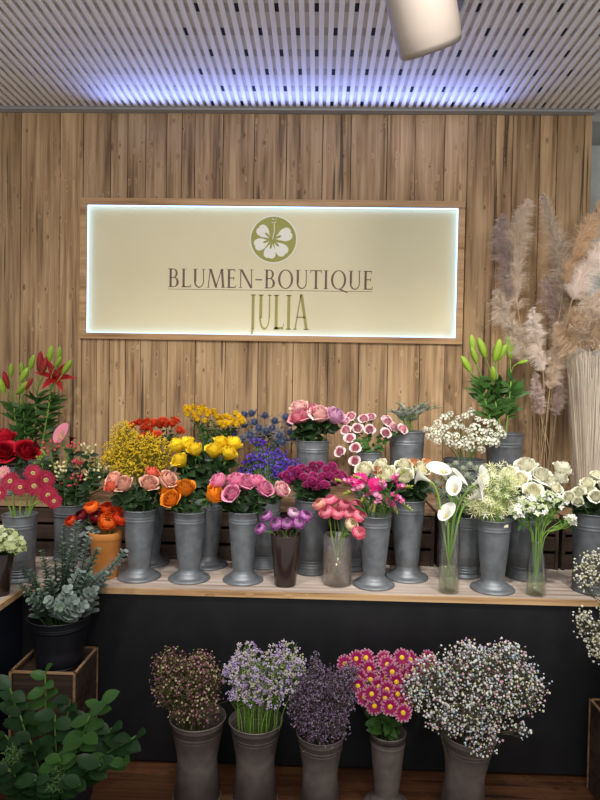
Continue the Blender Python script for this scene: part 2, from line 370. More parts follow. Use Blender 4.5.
def draw(g, ch, W=.12, t=.05):
    """draws one serif capital, returns its advance"""
    if ch == 'I': g.stem(.08, W); return W + .2
    if ch == 'L': g.stem(.08, W); g.r(.08, 0, .5, t); g.poly([(.46, 0), (.52, 0), (.56, .17), (.53, .17)]); return .58
    if ch == 'E':
        g.stem(.08, W)
        for y, l in ((0, .48), (.5, .4), (1 - t, .45)): g.r(.08, y, l + .02, y + t)
        g.poly([(.46, 0), (.5, 0), (.54, .15), (.51, .15)]); g.r(.44, .84, .47, 1); g.r(.39, .42, .42, .62); return .6
    if ch == 'T':
        g.stem(.27, W, st=0); g.r(.02, 1 - t, .64, 1); g.poly([(.02, 1), (.02, .84), (.045, .84), (.07, 1)]); g.poly([(.64, 1), (.64, .84), (.615, .84), (.59, 1)]); return .68
    if ch == 'B':
        g.stem(.08, W); g.arc(.3, .75, .22, .25, .11, .21, -PI / 2, PI / 2); g.arc(.32, .27, .27, .27, .14, .23, -PI / 2, PI / 2)
        g.r(.1, .96, .3, 1); g.r(.1, .5, .32, .54); g.r(.1, 0, .32, .04); return .66
    if ch == 'U':
        g.stem(.08, W, .32, 1, 1, 0); g.stem(.57, t, .32, 1, 1, 0); g.arc(.35, .34, .27, .36, .20, .30, PI, 2 * PI, dx=.02); return .74
    if ch == 'M':
        g.diag(.04, 0, .14, 1, t); g.r(-.02, 0, .14, .028); g.diag(.44, 0, .13, 1, W); g.diag(.45, 0, .76, 1, t); g.diag(.82, 0, .74, 1, W); g.r(.76, 0, 1.0, .028); g.r(.06, .972, .2, 1); g.r(.74, .972, .9, 1); return 1.0
    if ch == 'N':
        g.r(.1, 0, .1 + t, 1); g.r(.03, 0, .22, .028); g.r(.0, .972, .2, 1); g.diag(.64, 0, .09, 1, W + .01); g.r(.69, 0, .69 + t, 1); g.r(.62, .972, .81, 1); return .82
    if ch in 'OQ':
        g.arc(.45, .5, .41, .52, .29, .475, 0, 2 * PI, 30)
        if ch == 'Q': g.poly([(.42, .0), (.58, .02), (.96, -.17), (.90, -.20)])
        return .92
    if ch == '-': g.r(.06, .42, .42, .49); return .48
    if ch == 'J':
        g.stem(.12, W, .0, 1, 1, 0); g.arc(.0, .02, .24, .30, .12, .24, -PI * .62, 0); g.poly([(-.12, -.24), (-.06, -.27), (-.04, -.18), (-.10, -.17)]); return .38
    if ch == 'A':
        g.diag(.04, 0, .33, 1.02, t); g.diag(.60, 0, .31, 1.02, W); g.r(.15, .34, .6, .38); g.r(-.03, 0, .16, .028); g.r(.52, 0, .8, .028); return .76
def write(txt, px0, px1, py_top, py_bot, W, t, gap, name, mat, first=1.0):
    x0, zb = rel(px0, py_bot); x1, _ = rel(px1, py_bot); _, zt = rel(px0, py_top)
    dummy = Glyphs(); dummy.set(0, 0, 1, 1); adv = [draw(dummy, c, W, t) for c in txt]; tot = sum(adv) + gap * (len(txt) - 1)
    s = (x1 - x0) / tot; g = Glyphs(); x = x0
    for c, a in zip(txt, adv):
        g.set(x, zb, s, (zt - zb)); draw(g, c, W, t); x += (a + gap) * s
    return link(name, g.mb.mesh(name, mat, False), sign)
BRN = plain('brown lettering', (118, 84, 74), .6); OLV = plain('olive lettering', (158, 150, 78), .6)
write('BLUMEN-BOUTIQUE', 168, 374, 268.5, 287, .12, .05, .05, 'lettering', BRN)['label'] = 'brown capitals reading BLUMEN-BOUTIQUE'
g = write('JULIA', 249, 308, 294.5, 329, .15, .07, .07, 'lettering', OLV); g['label'] = 'tall olive capitals reading JULIA'
u_ = MB(); (xa, za), (xb, zb) = rel(168, 289), rel(372, 291); u_.box((xa, PY - .0012, za - .0012), (xb, PY, za + .0012)); link('underline', u_.mesh('underline', BRN, False), sign)
ex, ez = rel(273.5, 239.5); er = 24 * WY / F
em = MB()
def disc(mb, cx, cz, r, y, m, n=40, ri=0):
    if ri:
        vs = [(cx + q * math.cos(2 * PI * k / n), y, cz + q * math.sin(2 * PI * k / n)) for q in (r, ri) for k in range(n)]
        mb.add(vs, [(k, (k + 1) % n, n + (k + 1) % n, n + k) for k in range(n)], m)
    else: mb.add([(cx + r * math.cos(2 * PI * k / n), y, cz + r * math.sin(2 * PI * k / n)) for k in range(n)], [tuple(range(n))], m)
disc(em, ex, ez, er * .94, PY - .001, 0); disc(em, ex, ez, er, PY - .0014, 1, ri=er * .95)
for k, (a, l) in enumerate(((26, .88), (142, .80), (204, .80), (264, .80), (318, .84))):
    if not l: continue
    a = math.radians(a - 4); pts = []
    for i in range(17):
        q = -1 + 2 * i / 16; ang = q * .62
        rr = l * (1 - .38 * q ** 4 - .05 * (1 if abs(q) < .1 else 0))
        pts.append((rr * math.cos(ang * .78), rr * math.sin(ang * .78)))
    pts = [(.1, 0)] + pts
    P = [(ex - .05 * er + er * .98 * (p[0] * math.cos(a) - p[1] * math.sin(a)), PY - .0018 - k * .0001, ez - er * .02 + er * .98 * (p[0] * math.sin(a) + p[1] * math.cos(a))) for p in pts]
    em.add(P, [tuple(range(len(P)))], 1)
    P = [(ex - .05 * er + er * (p[0] * math.cos(a) - p[1] * math.sin(a)), PY - .003, ez + er * (p[0] * math.sin(a) + p[1] * math.cos(a))) for p in ((.05, -.03), (.34, -.05), (.42, 0), (.34, .05), (.05, .03))]
    em.add(P, [tuple(range(5))], 0)
sp = [V((ex - .04 * er, PY - .003, ez)), V((ex + .04 * er, PY - .003, ez + .35 * er)), V((ex + .02 * er, PY - .003, ez + .72 * er))]
em.tube(sp, .0028, 5, 1)
for q in ((-.06, .7), (.08, .72), (.0, .82), (.1, .84), (-.05, .84)): em.ball((ex + er * q[0], PY - .003, ez + er * q[1]), .0042, 1)
tag(link('emblem', em.mesh('emblem', [plain('emblem green', (156, 154, 70), .6), plain('emblem white', (236, 234, 220), .6)], False), sign), 'white hibiscus on a green disc')

# ------------------------------------------------------------------ benches and crates
FY = 2.385
bench = root('display_bench', (0, FY, 0), 'long low bench with a weathered wooden top and matt black front', 'bench')
b = MB(); y = FY
wds = [.19, .22, .18, .23, .27]
for w in wds: b.box((-2.6, y - FY, BZ - .022), (2.2, y - FY + w - .002, BZ)); y += w
link('bench_top', b.mesh('bench_top', BENCHW, False), bench)
b = MB(); b.box((-1.10, -.006, BZ - .024), (2.2, 0, BZ - .001)); link('edge_strip', b.mesh('edge_strip', EDGEW, False), bench)
b = MB(); b.box((-2.6, .006, 0.012), (2.2, .03, BZ - .022)); b.box((-2.6, 1.0, 0), (2.2, 1.03, BZ - .03)); b.box((2.17, .03, 0), (2.2, 1.0, BZ - .03)); link('front_panel', b.mesh('front_panel', BLACKP, False), bench)
wing = root('display_bench', (-1.12, 1.6, 0), 'short bench wing along the left side carrying the hydrangea vase', 'bench')
b = MB(); b.box((-1.2, -.6, BZ - .022), (-.012, .775, BZ)); link('bench_top', b.mesh('bench_top', BENCHW, False), wing)
b = MB(); b.box((-.012, -.6, BZ - .024), (.0, .775, BZ - .001)); link('edge_strip', b.mesh('edge_strip', EDGEW, False), wing)
b = MB(); b.box((-.04, -.6, 0), (-.02, .775, BZ - .022)); b.box((-1.2, -.6, 0), (-.04, -.58, BZ - .022)); link('side_panel', b.mesh('side_panel', noisem('blue black panel', (22, 26, 36), (28, 32, 44), 9, .5), False), wing)

def crate_open(x0, x1, y0, y1, z0, z1, label, group=None):
    c = root('wooden_crate', ((x0 + x1) / 2, y0, z0), label, 'crate', group)
    w = (x1 - x0) / 2; d = y1 - y0; h = z1 - z0
    b = MB(); n = 3
    for i in range(n): b.box((-w, d * i / n + .001, h - .014), (w, d * (i + 1) / n - .001, h))
    link('top_board', b.mesh('top_board', CRATEL, False), c)
    b = MB(); s = h - .014
    for i in range(3): b.box((-w + .014, .004, s * i / 3 + .006), (w - .014, .016, s * (i + 1) / 3 - .008))
    link('front_slats', b.mesh('front_slats', CRATEW, False), c)
    b = MB()
    for sx in (-1, 1):
        b.box((sx * w - (0 if sx < 0 else .014), 0, 0), (sx * w + (.014 if sx < 0 else 0), d, h - .014))
    b.box((-w + .014, .02, 0), (w - .014, d, .012)); b.box((-w + .014, d - .012, .012), (w - .014, d, h - .014))
    link('crate_body', b.mesh('crate_body', CRATEW, False), c); return c
names = ['dark slatted crate behind the ranunculus pot', 'dark slatted crate behind the orange roses and lilac pink roses', 'dark slatted crate behind the bucket of magenta button chrysanthemums',
         'dark slatted crate behind the cream roses and callas', 'dark slatted crate behind the glass bottle of bouvardia']
cx = -1.65
for i, nme in enumerate(['dark slatted crate in the corner behind the gerberas'] + names):
    crate_open(cx, cx + .535, 2.77, 3.44, BZ, KZ, nme); cx += .55
# crate under the eucalyptus bucket
def box_crate(x0, x1, y0, y1, z1, label):
    c = root('wooden_crate', ((x0 + x1) / 2, y0, 0), label, 'crate')
    w = (x1 - x0) / 2; d = y1 - y0; b = MB(); n = 4; t = .012
    for i in range(n):
        za, zb = z1 * i / n + .001, z1 * (i + 1) / n - .001
        b.box((-w + t, 0.002, za), (w - t, t, zb))
    link('front_boards', b.mesh('front_boards', CRATEW, False), c)
    for nm, x0_, x1_, y0_, y1_ in (('back_boards', -w + t, w - t, d - t, d - .002), ('side_boards', -w, -w + t, t, d - t), ('side_boards', w - t, w, t, d - t)):
        b = MB()
        for i in range(n): b.box((x0_, y0_, z1 * i / n + .001), (x1_, y1_, z1 * (i + 1) / n - .001))
        link(nm, b.mesh(nm, CRATEW, False), c)
    b = MB(); b.box((-w + t, t, z1 - .03), (w - t, d - t, z1 - .018)); link('inner_shelf', b.mesh('inner_shelf', CRATEW, False), c)
    b = MB(); q = .009
    for sx in (-1, 1):
        x = sx * (w + .001) - (q if sx > 0 else 0)
        b.box((x, -.002, z1 - .002), (x + q, d, z1 + .003)); b.box((x, -.003, 0), (x + q, .002, z1 - .002))
        b.box((x + (0.0 if sx < 0 else q - .003), d - .008, 0), (x + (.003 if sx < 0 else q + .001), d, z1 - .002))
    b.box((-w, -.003, z1 - .002), (w, q, z1 + .003)); b.box((-w, d - q, z1 - .002), (w, d, z1 + .003))
    link('edge_strips', b.mesh('edge_strips', CRATEL, False), c); return c
box_crate(-1.075, -.838, 2.15, 2.375, .462, 'tall dark wooden crate with pale edges under the black bucket')
xR = at(588, 742, 2.34).x
box_crate(xR, xR + .34, 2.05, 2.34, at(590, 742, 2.05).z, 'dark wooden crate standing on the floor below the bench end')

# ------------------------------------------------------------------ vases
class Vase: pass
def ring(prof, z, r, a=.0022, w=.004):
    prof += [(r, z - w), (r + a, z), (r, z + w)]
def vase(kind, px, py, D, bz, wpx, label, mat=None, name=None, pos=None):
    top = at(px, py, D); h = top.z - bz; r = wpx / 2 * D / F
    v = Vase(); v.r = r; v.h = h; v.D = D; v.base = V((top.x, D, bz)); v.rim = V((top.x, D, top.z)); v.px = px; v.py = py
    mat = mat or ZINC; o = root(name or 'zinc_vase', v.base, label, 'bucket' if kind in ('bucket', 'hour', 'pail') else 'vase'); v.o = o
    b = MB(); th = .0015 if kind not in ('glass', 'bottle', 'brown') else .003
    if kind == 'footed':
        rb = r * .66; z0 = .045 * h / .28
        pr = [(rb * .98, z0), (rb * 1.02, z0 + .01)]
        for i in range(1, 9):
            t = i / 9; rr = rb + (r - rb) * (t ** .8); pr.append((rr, z0 + .01 + (h - z0 - .01) * t))
            if i == 7: ring(pr, pr[-1][1] + .008, rr + .001); ring(pr, pr[-1][1] + .008, rr + .0016)
        pr += [(r, h - .004), (r + .002, h - .002), (r + .001, h), (r - th, h), (rb - th, z0 + .02), (0.001, z0 + .02)]
        b.lathe(pr, 40); link('body', b.mesh('body', mat), o)
        f = MB(); R = r * 1.27
        f.lathe([(.001, .001), (R, 0), (R + .001, .004), (R * .97, .009), (R * .84, .013), (R * .74, .016), (R * .72, .022), (R * .60, .027), (rb * 1.0, .036 * h / .28), (rb * .97, z0 + .004)], 40)
        link('foot', f.mesh('foot', mat), o)
    elif kind in ('bucket', 'hour', 'pail'):
        if kind == 'bucket': rb, rw, zw = r * .93, r * .90, .3
        elif kind == 'hour': rb, rw, zw = r * .86, r * .70, .36
        else: rb, rw, zw = r * .70, r * .78, .35
        def rad(t):
            if t < zw: q = t / zw; return rb + (rw - rb) * math.sin(q * PI / 2)
            q = (t - zw) / (1 - zw); return rw + (r - rw) * (q ** (1.7 if kind == 'hour' else 1))
        pr = [(.001, .004), (rb * .98, .003), (rb + .003, 0), (rb + .003, .006), (rb, .01)]
        for i in range(1, 24):
            t = i / 24; pr.append((rad(t), h * t))
            if i in ((2, 3, 4) if kind != 'pail' else ()) : ring(pr, h * (t + .012), rad(t + .012), .0032, .0035)
            if i in (19, 20): ring(pr, h * (t + .012), rad(t + .012), .002, .003)
        pr += [(r, h - .005), (r + .0025, h - .003), (r + .002, h), (r - th, h), (rad(.5) - th, h * .5), (rb - th, .01), (.001, .01)]
        b.lathe(pr, 44); link('body', b.mesh('body', mat), o)
        if kind == 'hour' or (kind == 'bucket' and r > .09):
            pass
    elif kind == 'glass':
        b.lathe([(.001, 0), (r * .97, 0), (r, .004), (r, h - .002), (r - .001, h), (r - th, h - .002), (r - th, .012), (.001, .010)], 40); link('body', b.mesh('body', mat), o)
    elif kind == 'bottle':
        R = 9.5 * D / F
        pts = [(.001, 0), (R * .95, 0), (R, .005), (R, h * .42), (R * .92, h * .58), (r * 1.1, h * .86), (r, h * .93), (r, h - .004), (r + .0015, h), (r - .001, h), (r - .0015, h * .93), (R * .88, h * .58), (R - .003, h * .42), (R - .003, .01), (.001, .008)]
        b.lathe(pts, 36); link('body', b.mesh('body', mat), o); v.R = R
    elif kind == 'brown':
        rb = r * .70
        b.lathe([(.001, 0), (rb * .96, 0), (rb, .004), (rb + (r - rb) * .5, h * .5), (r, h - .002), (r - .001, h), (r - th, h - .002), (rb - th + (r - rb) * .5, h * .5), (rb - th, .016), (.001, .014)], 40); link('body', b.mesh('body', mat), o)
    elif kind == 'pot':
        rb = r * .72
        b.lathe([(.001, 0), (rb, 0), (rb + .001, .003), (rb + (r - rb) * .8, h * .82), (r * .97, h * .84), (r, h * .86), (r, h - .003), (r - .002, h), (r - .005, h), (rb - .003, .01), (.001, .01)], 40); link('body', b.mesh('body', mat), o)
    return v
def water(v, level, r, mat):
    b = MB(); b.lathe([(.001, .0125), (r, .0125), (r, level), (.001, level)], 32); link('water', b.mesh('water', mat), v.o)

VZ = {}
def vz(key, *a, **k): VZ[key] = vase(*a, **k); return VZ[key]
T = 'tall zinc vase on a flared foot holding '
# back tier on the crates
vz('pinkrose', 'bucket', 313, 440, 3.15, KZ, 33, 'zinc bucket on the crates holding large pale pink roses')
vz('sprayrose', 'bucket', 369, 452, 3.1, KZ, 26, 'small zinc bucket on the crates holding pink and white spray roses')
vz('veronica', 'bucket', 407, 431, 3.2, KZ, 35, 'zinc bucket on the crates holding drooping silvery speedwell spikes')
vz('allium', 'bucket', 464, 459, 3.08, KZ, 40, 'dark zinc bucket on the crates holding small white star flowers', mat=ZINCD)
vz('lily', 'pail', 504, 433, 3.2, KZ, 38, 'dark tapered zinc bucket on the crates holding green lily buds', mat=ZINCD)
vz('thistle', 'bucket', 268, 452, 3.28, KZ, 30, 'zinc bucket behind the purple statice holding blue thistles')
vz('yellowmum', 'bucket', 212, 458, 3.25, KZ, 30, 'zinc bucket behind the yellow roses holding yellow button flowers')
vz('orangemum', 'bucket', 160, 466, 3.2, KZ, 30, 'zinc bucket behind the yellow gypsophila holding orange chrysanthemums')
vz('redlily', 'bucket', 30, 460, 3.25, KZ, 30, 'zinc bucket in the corner holding tall red lilies')
vz('redrose', 'bucket', 9, 466, 3.0, KZ, 26, 'zinc bucket on the corner crate holding dark red roses')
vz('pampas', 'bucket', 545, 478, 3.3, KZ, 34, 'zinc bucket behind the white roses holding dried pampas grass')
# middle row on the bench
vz('yellowgyp', 'footed', 150, 496, 2.72, BZ, 32, T + 'the yellow gypsophila')
vz('hypericum', 'bucket', 71, 503, 2.76, BZ, 34, 'zinc bucket behind the ranunculus pot holding hypericum berries', mat=ZINCD)
vz('yellowrose', 'footed', 208, 497, 2.71, BZ, 32, T + 'the yellow roses')
vz('statice', 'bucket', 265, 499, 2.72, BZ, 32, 'zinc bucket holding bright purple statice')
vz('santini', 'bucket', 312, 499, 2.655, BZ, 34, 'ringed zinc bucket holding magenta button chrysanthemums', mat=ZINCD)
vz('gerbera2', 'bucket', 353, 505, 2.72, BZ, 28, 'zinc bucket half hidden behind the smoky glass cylinder')
vz('creamrose', 'footed', 408, 499, 2.61, BZ, 34, T + 'the cream roses')
vz('greenthistle', 'bucket', 466, 515, 2.66, BZ, 30, 'zinc bucket behind the callas holding grey green thistles')
vz('whiterose', 'bucket', 526, 508, 2.66, BZ, 38, 'wide zinc bucket holding creamy white roses', mat=ZINCD)
vz('creamspray', 'bucket', 593, 512, 2.5, BZ, 38, 'zinc bucket at the bench end holding cream spray roses', mat=ZINCD)
# front row
vz('orangeran', 'pot', 106, 531, 2.52, BZ, 33, 'orange ceramic pot holding orange and dark red ranunculus', mat=noisem('orange glazed pot', (176, 112, 52), (198, 132, 68), 12, .35), name='flower_pot')
vz('peachrose', 'footed', 140, 508.5, 2.52, BZ, 34, T + 'the peach roses')
vz('orangerose', 'footed', 190, 510.5, 2.515, BZ, 33, T + 'the orange roses')
vz('lilacrose', 'footed', 244, 510.5, 2.515, BZ, 32, T + 'the lilac pink roses')
vz('purpran', 'brown', 286, 533.5, 2.47, BZ, 31, 'dark brown glass vase holding purple ranunculus', mat=plain('brown glass', (48, 36, 33), .12), name='glass_vase')
vz('pinkran', 'glass', 338, 534.5, 2.5, BZ, 29, 'smoky glass cylinder holding pink ranunculus', mat=GLASSM, name='glass_vase')
vz('freesia', 'footed', 375, 514.5, 2.5, BZ, 33, T + 'the pink freesias')
vz('calla', 'glass', 450, 521.5, 2.435, BZ, 20, 'tall clear glass cylinder holding white callas', mat=GLASS, name='glass_vase')
vz('spider', 'footed', 494, 518.5, 2.485, BZ, 34, T + 'the cream spider flowers')
vz('bouvardia', 'bottle', 537, 541, 2.43, BZ, 11, 'clear glass bottle holding white bouvardia', mat=GLASS, name='glass_bottle')
vz('gerbera', 'bucket', 20, 513.5, 2.45, BZ, 33, 'zinc bucket at the bench corner holding pink gerberas')
vz('hydrangea', 'brown', 0, 552, 2.27, BZ, 27, 'dark brown glass vase on the bench wing holding green viburnum', mat=plain('brown glass', (48, 36, 33), .12), name='glass_vase')
water(VZ['pinkran'], .125, VZ['pinkran'].r - .004, WATERM); water(VZ['calla'], .10, VZ['calla'].r - .004, WATER); water(VZ['bouvardia'], .08, VZ['bouvardia'].R - .004, WATER)
b = MB(); b.box((-.0003, 0, 0), (.019, -.0006, .011)); s_ = VZ['spider']
link('price_label', b.mesh('price_label', plain('label paper', (220, 218, 190), .7), False), s_.o, Matrix.Translation((s_.r * .32, -s_.r * .92, s_.h - .022)) @ Matrix.Rotation(.35, 4, 'Z'))
# floor row
vz('wax', 'hour', 198, 716, 2.2, 0, 56, 'leftmost taupe waisted bucket on the floor holding dusty pink waxflower', mat=TAUPE)
vz('lilac', 'hour', 256, 719, 2.2, 0, 54, 'taupe waisted bucket on the floor holding pale lilac sea lavender', mat=TAUPE)
vz('limonium', 'hour', 321, 731, 2.16, 0, 49, 'taupe waisted bucket on the floor holding dull purple limonium', mat=TAUPE)
vz('daisy', 'footed', 388, 731, 2.2, 0, 36, 'taupe vase on a flared foot on the floor holding magenta daisies', mat=TAUPE)
vz('gyp', 'hour', 463, 732, 2.17, 0, 54, 'taupe waisted bucket on the floor holding tinted gypsophila', mat=TAUPE)
BLK = plain('black plastic', (17, 19, 26), .45)
VZ['gyp'].o.rotation_euler = (0, math.radians(4), 0)
vz('euca', 'pail', 60, 614, 2.262, .447, 62, 'black plastic bucket on the tall crate holding eucalyptus', mat=BLK, name='plastic_bucket')
vz('salal', 'pail', 52, 778, 1.86, 0, 84, 'black plastic bucket on the floor holding green lemon leaf branches', mat=BLK, name='plastic_bucket')
rc = at(640, 742, 2.19)
vz('gypside', 'bucket', 642, 655, 2.19, at(590, 742, 2.05).z - .017, 50, 'zinc bucket on the floor crate holding white gypsophila', mat=ZINCD)

# ------------------------------------------------------------------ bloom meshes (unit radius about 1, base at origin, facing +Z)
def rose_me(name, mat, n=22, opn=1.0, seed=1):
    r_ = random.Random(seed); b = MB(); nu, nv = 6, 6
    for k in range(n):
        t = (k + .5) / n; a = k * 2.4 + r_.uniform(-.2, .2)
        Rt = .12 + .68 * t ** .85; Ht = 1.62 - .45 * t; wid = 1.1 - .3 * t; curl = opn * (.05 + .56 * t * t)
        vs = []; ts = []; fs = []; ph = r_.random() * 6
        for j in range(nv + 1):
            v = j / nv; q = min(v, .72) / .72; c = max(0, v - .6) / .4
            for i in range(nu + 1):
                u = -1 + 2 * i / nu; ang = a + u * wid * (.5 + .5 * math.sin(PI * .5 * min(1, v * 1.6)))
                rr = Rt * (.22 + .78 * math.sin(q * PI / 2)) + curl * .5 * c ** 1.5 * (1 - .25 * abs(u)) - (1 - t) * .10 * c + .02 * math.sin(ph + u * 5)
                z = Ht * v * (1 - .22 * abs(u) ** 2.5 * v) - curl * .38 * c * c * (1 + .3 * math.sin(ph + u * 3)) + .03 * math.sin(ph + 4 * u) * v
                vs.append(V((rr * math.cos(ang), rr * math.sin(ang), z))); ts.append(v * (.4 + .6 * t))
        for j in range(nv):
            for i in range(nu):
                q = j * (nu + 1) + i; fs.append((q, q + 1, q + nu + 2, q + nu + 1))
        b.add(vs, fs, 0, ts)
    main = b; b = MB()
    for k in range(5): b.petal(Matrix.Rotation(k * 1.257, 4, 'Z') @ Matrix.Rotation(-.2, 4, 'X'), .75, .3, -.35, .3, .5, m=1)
    b.lathe([(.05, -.12), (.2, -.06), (.24, .04), (.15, .12)], 8, 1)
    me = main.mesh(name, [mat]); b.m = [0] * len(b.m); SUB[me.name] = [('sepals', b.mesh('sepals', [LEAFM]))]; return me
def ran_me(name, mat, n=36, seed=1, core=None):
    r_ = random.Random(seed); b = MB(); nu, nv = 5, 6
    for k in range(n):
        t = (k + .5) / n; a = k * 2.4 + r_.uniform(-.1, .1); Rt = .28 + .68 * t ** .8; wid = .95 - .25 * t
        end = .88 - .20 * t + (.0 if t < .75 else -.14); vs = []; ts = []; fs = []
        for j in range(nv + 1):
            v = j / nv; th = v * end * PI
            for i in range(nu + 1):
                u = -1 + 2 * i / nu; e = 1 - .2 * u * u * v; ang = a + u * wid * (.6 + .4 * math.sin(PI * v))
                rr = Rt * math.sin(th * e) * (1 if th < 2 else 1.0); z = .78 * (1 - math.cos(th * e) * Rt) - .1 * (1 - t)
                vs.append(V((rr * math.cos(ang), rr * math.sin(ang), z - .05))); ts.append(v)
        for j in range(nv):
            for i in range(nu):
                q = j * (nu + 1) + i; fs.append((q, q + 1, q + nu + 2, q + nu + 1))
        b.add(vs, fs, 0, ts)
    b.ball((0, 0, .72), .16, 1)
    return b.mesh(name, [mat, core or LEAFL])
def gerb_me(name, mat, core, ringm=None, rings=((26, 1.0, .19, -.04, .0), (24, .82, .17, .06, .03), (30, .42, .09, .25, .05)), cr=.2, seed=2, ch=.10):
    r_ = random.Random(seed); b = MB()
    for n, L, W, bend, z in rings:
        for k in range(n):
            a = 2 * PI * (k + r_.uniform(-.2, .2)) / n
            M = Matrix.Rotation(a, 4, 'Z') @ Matrix.Translation((0, cr * .5, z)) @ Matrix.Rotation(r_.uniform(-.04, .12), 4, 'X')
            b.petal(M, (L - cr * .5) * r_.uniform(.92, 1.03), W, bend, .35, .3, 3, 2, base=.35, t0=0)
    main = b; b = MB()
    b.lathe([(.001, ch + .04), (cr * .5, ch + .05), (cr * .95, ch), (cr * 1.05, ch * .3), (cr * .6, -.04)], 16, 1)
    if ringm:
        for k in range(40): a = k * 2.4; q = cr * (.7 + .5 * (k % 5) / 5); b.ball((q * math.cos(a), q * math.sin(a), ch * 1.0), .045, 2)
    b.m = [i - 1 for i in b.m]; main.lathe([(.06, -.18), (.2, -.08), (.3, 0)], 10, 1)
    me = main.mesh(name, [mat, GREEN]); SUB[me.name] = [('flower_centre', b.mesh('flower_centre', [core] + ([ringm] if ringm else [])))]; return me
def pom_me(name, mat, n=64, flat=.65, pl=.4, core=None, seed=3):
    r_ = random.Random(seed); b = MB()
    for k in range(n):
        t = (k + .5) / n; ph = math.acos(1 - 1.15 * t); a = k * 2.4
        d = V((math.sin(ph) * math.cos(a), math.sin(ph) * math.sin(a), math.cos(ph)))
        p = V((d.x * .55, d.y * .55, d.z * .55 * flat + .25)); dd = V((d.x, d.y, d.z * flat + .15))
        b.petal(aimY(p, dd, V((0, 0, 1)) if abs(d.z) < .9 else V((1, 0, 0))), pl * (.7 + .5 * t), .2, .15, .4, .3, 2, 1, base=.5)
    b.ball((0, 0, .25), .55, 1 if core else 0, sq=1)
    return b.mesh(name, [mat, core or mat, GREEN])
def thistle_me(name, mat, brm, seed=4):
    b = MB(); r_ = random.Random(seed)
    b.lathe([(.1, 0), (.26, .2), (.3, .45), (.24, .7), (.05, .85)], 10)
    for k in range(90):
        t = (k + .5) / 90; ph = math.acos(1 - 1.7 * t); a = k * 2.4
        d = V((math.sin(ph) * math.cos(a), math.sin(ph) * math.sin(a), math.cos(ph)))
        p = V((0, 0, .45)) + V((d.x * .26, d.y * .26, d.z * .35)); b.tube([p, p + d * .30], [.045, .008], 3, 0, cap=False)
    for k in range(11):
        M = Matrix.Rotation(k * 2 * PI / 11, 4, 'Z') @ Matrix.Translation((0, .2, .1)) @ Matrix.Rotation(.35 + r_.uniform(-.15, .2), 4, 'X'); b.petal(M, 1.25, .17, .12, .3, .5, 3, 2, 1)
    return b.mesh(name, [mat, brm])
def bud_me(name, mat, L=1.0, W=.16):
    b = MB(); b.lathe([(.03, 0), (W * .7, L * .12), (W, L * .4), (W * .98, L * .65), (W * .6, L * .88), (.01, L)], 12, lobes=(3, .12)); return b.mesh(name, mat)
def lilyopen_me(name, mat, st):
    b = MB()
    for k in range(6):
        M = Matrix.Rotation(k * PI / 3, 4, 'Z') @ Matrix.Rotation(.75, 4, 'X'); b.petal(M, 1.15, .42 if k % 2 else .34, -.5, .35, .5, 6, 2)
    for k in range(6):
        a = k * PI / 3 + .5; d = V((math.cos(a) * .3, math.sin(a) * .3, .9)); b.tube([V((0, 0, 0)), d], .015, 3, 1); b.ball(d, .06, 1)
    return b.mesh(name, [mat, st])
def calla_me(name, mat, sp):
    b = MB(); nu, nv = 20, 10; vs = []; fs = []; ts = []
    for j in range(nv + 1):
        v = j / nv
        for i in range(nu + 1):
            th = -PI + 2 * PI * i / nu; front = math.cos(th)  # 1 at the pointed back
            r = .10 + .52 * v ** 1.9 * (1 + .15 * front) ; lip = max(0, v - .7) / .3
            r += .20 * lip ** 1.3 * (1 + 1.1 * max(0, front) ** 5)
            z = v * (1.55 + .50 * front) - .16 * lip ** 2 * (1 + .4 * (1 - front))
            if abs(i - nu / 2) > nu / 2 - .5: r += .03 * (1 if i > nu / 2 else -1)
            vs.append(V((r * math.cos(th), r * math.sin(th), z))); ts.append(v)
    for j in range(nv):
        for i in range(nu): q = j * (nu + 1) + i; fs.append((q, q + 1, q + nu + 2, q + nu + 1))
    b.add(vs, fs, 0, ts); c = MB(); c.tube([V((0, 0, .1)), V((0, 0, .7)), V((.02, 0, 1.15))], [.05, .065, .04], 8, 0)
    b.lathe([(.08, -.15), (.10, .0), (.11, .08)], 10, 1)
    me = b.mesh(name, [mat, PSTEM]); SUB[me.name] = [('spadix', c.mesh('spadix', [sp]))]; return me

# ------------------------------------------------------------------ stems
ORD = ['leftmost', 'second', 'third', 'fourth', 'fifth', 'sixth', 'seventh', 'eighth', 'ninth', 'tenth', 'eleventh', 'twelfth']
NUM = 'zero one two three four five six seven eight nine ten eleven twelve'.split()
def bez(a, b, c, d, n): return [a * (1 - t) ** 3 + b * 3 * t * (1 - t) ** 2 + c * 3 * t * t * (1 - t) + d * t ** 3 for t in [i / n for i in range(n + 1)]]
def path(v, tip, dirv, r_, spread=.7, down=.04):
    off = V((tip.x - v.rim.x, tip.y - v.rim.y, 0)); L = off.length
    rr = min(L * .5, v.r * spread); off = off.normalized() * rr if L > 1e-4 else V((0, 0, 0))
    off += V((r_.uniform(-.2, .2) * v.r, r_.uniform(-.2, .2) * v.r, 0))
    if off.length > v.r * .82: off = off.normalized() * v.r * .82
    rim = v.rim + off
    low = v.base + V((-off.x * .3, -off.y * .3, max(down, v.h * .22)))
    d = (tip - rim).length
    up = (V((0, 0, 1)) * .8 + (tip - rim).normalized() * .5).normalized()
    return [low, low.lerp(rim, .5)] + bez(rim, rim + up * d * .4, tip - dirv * d * .25, tip, 7)
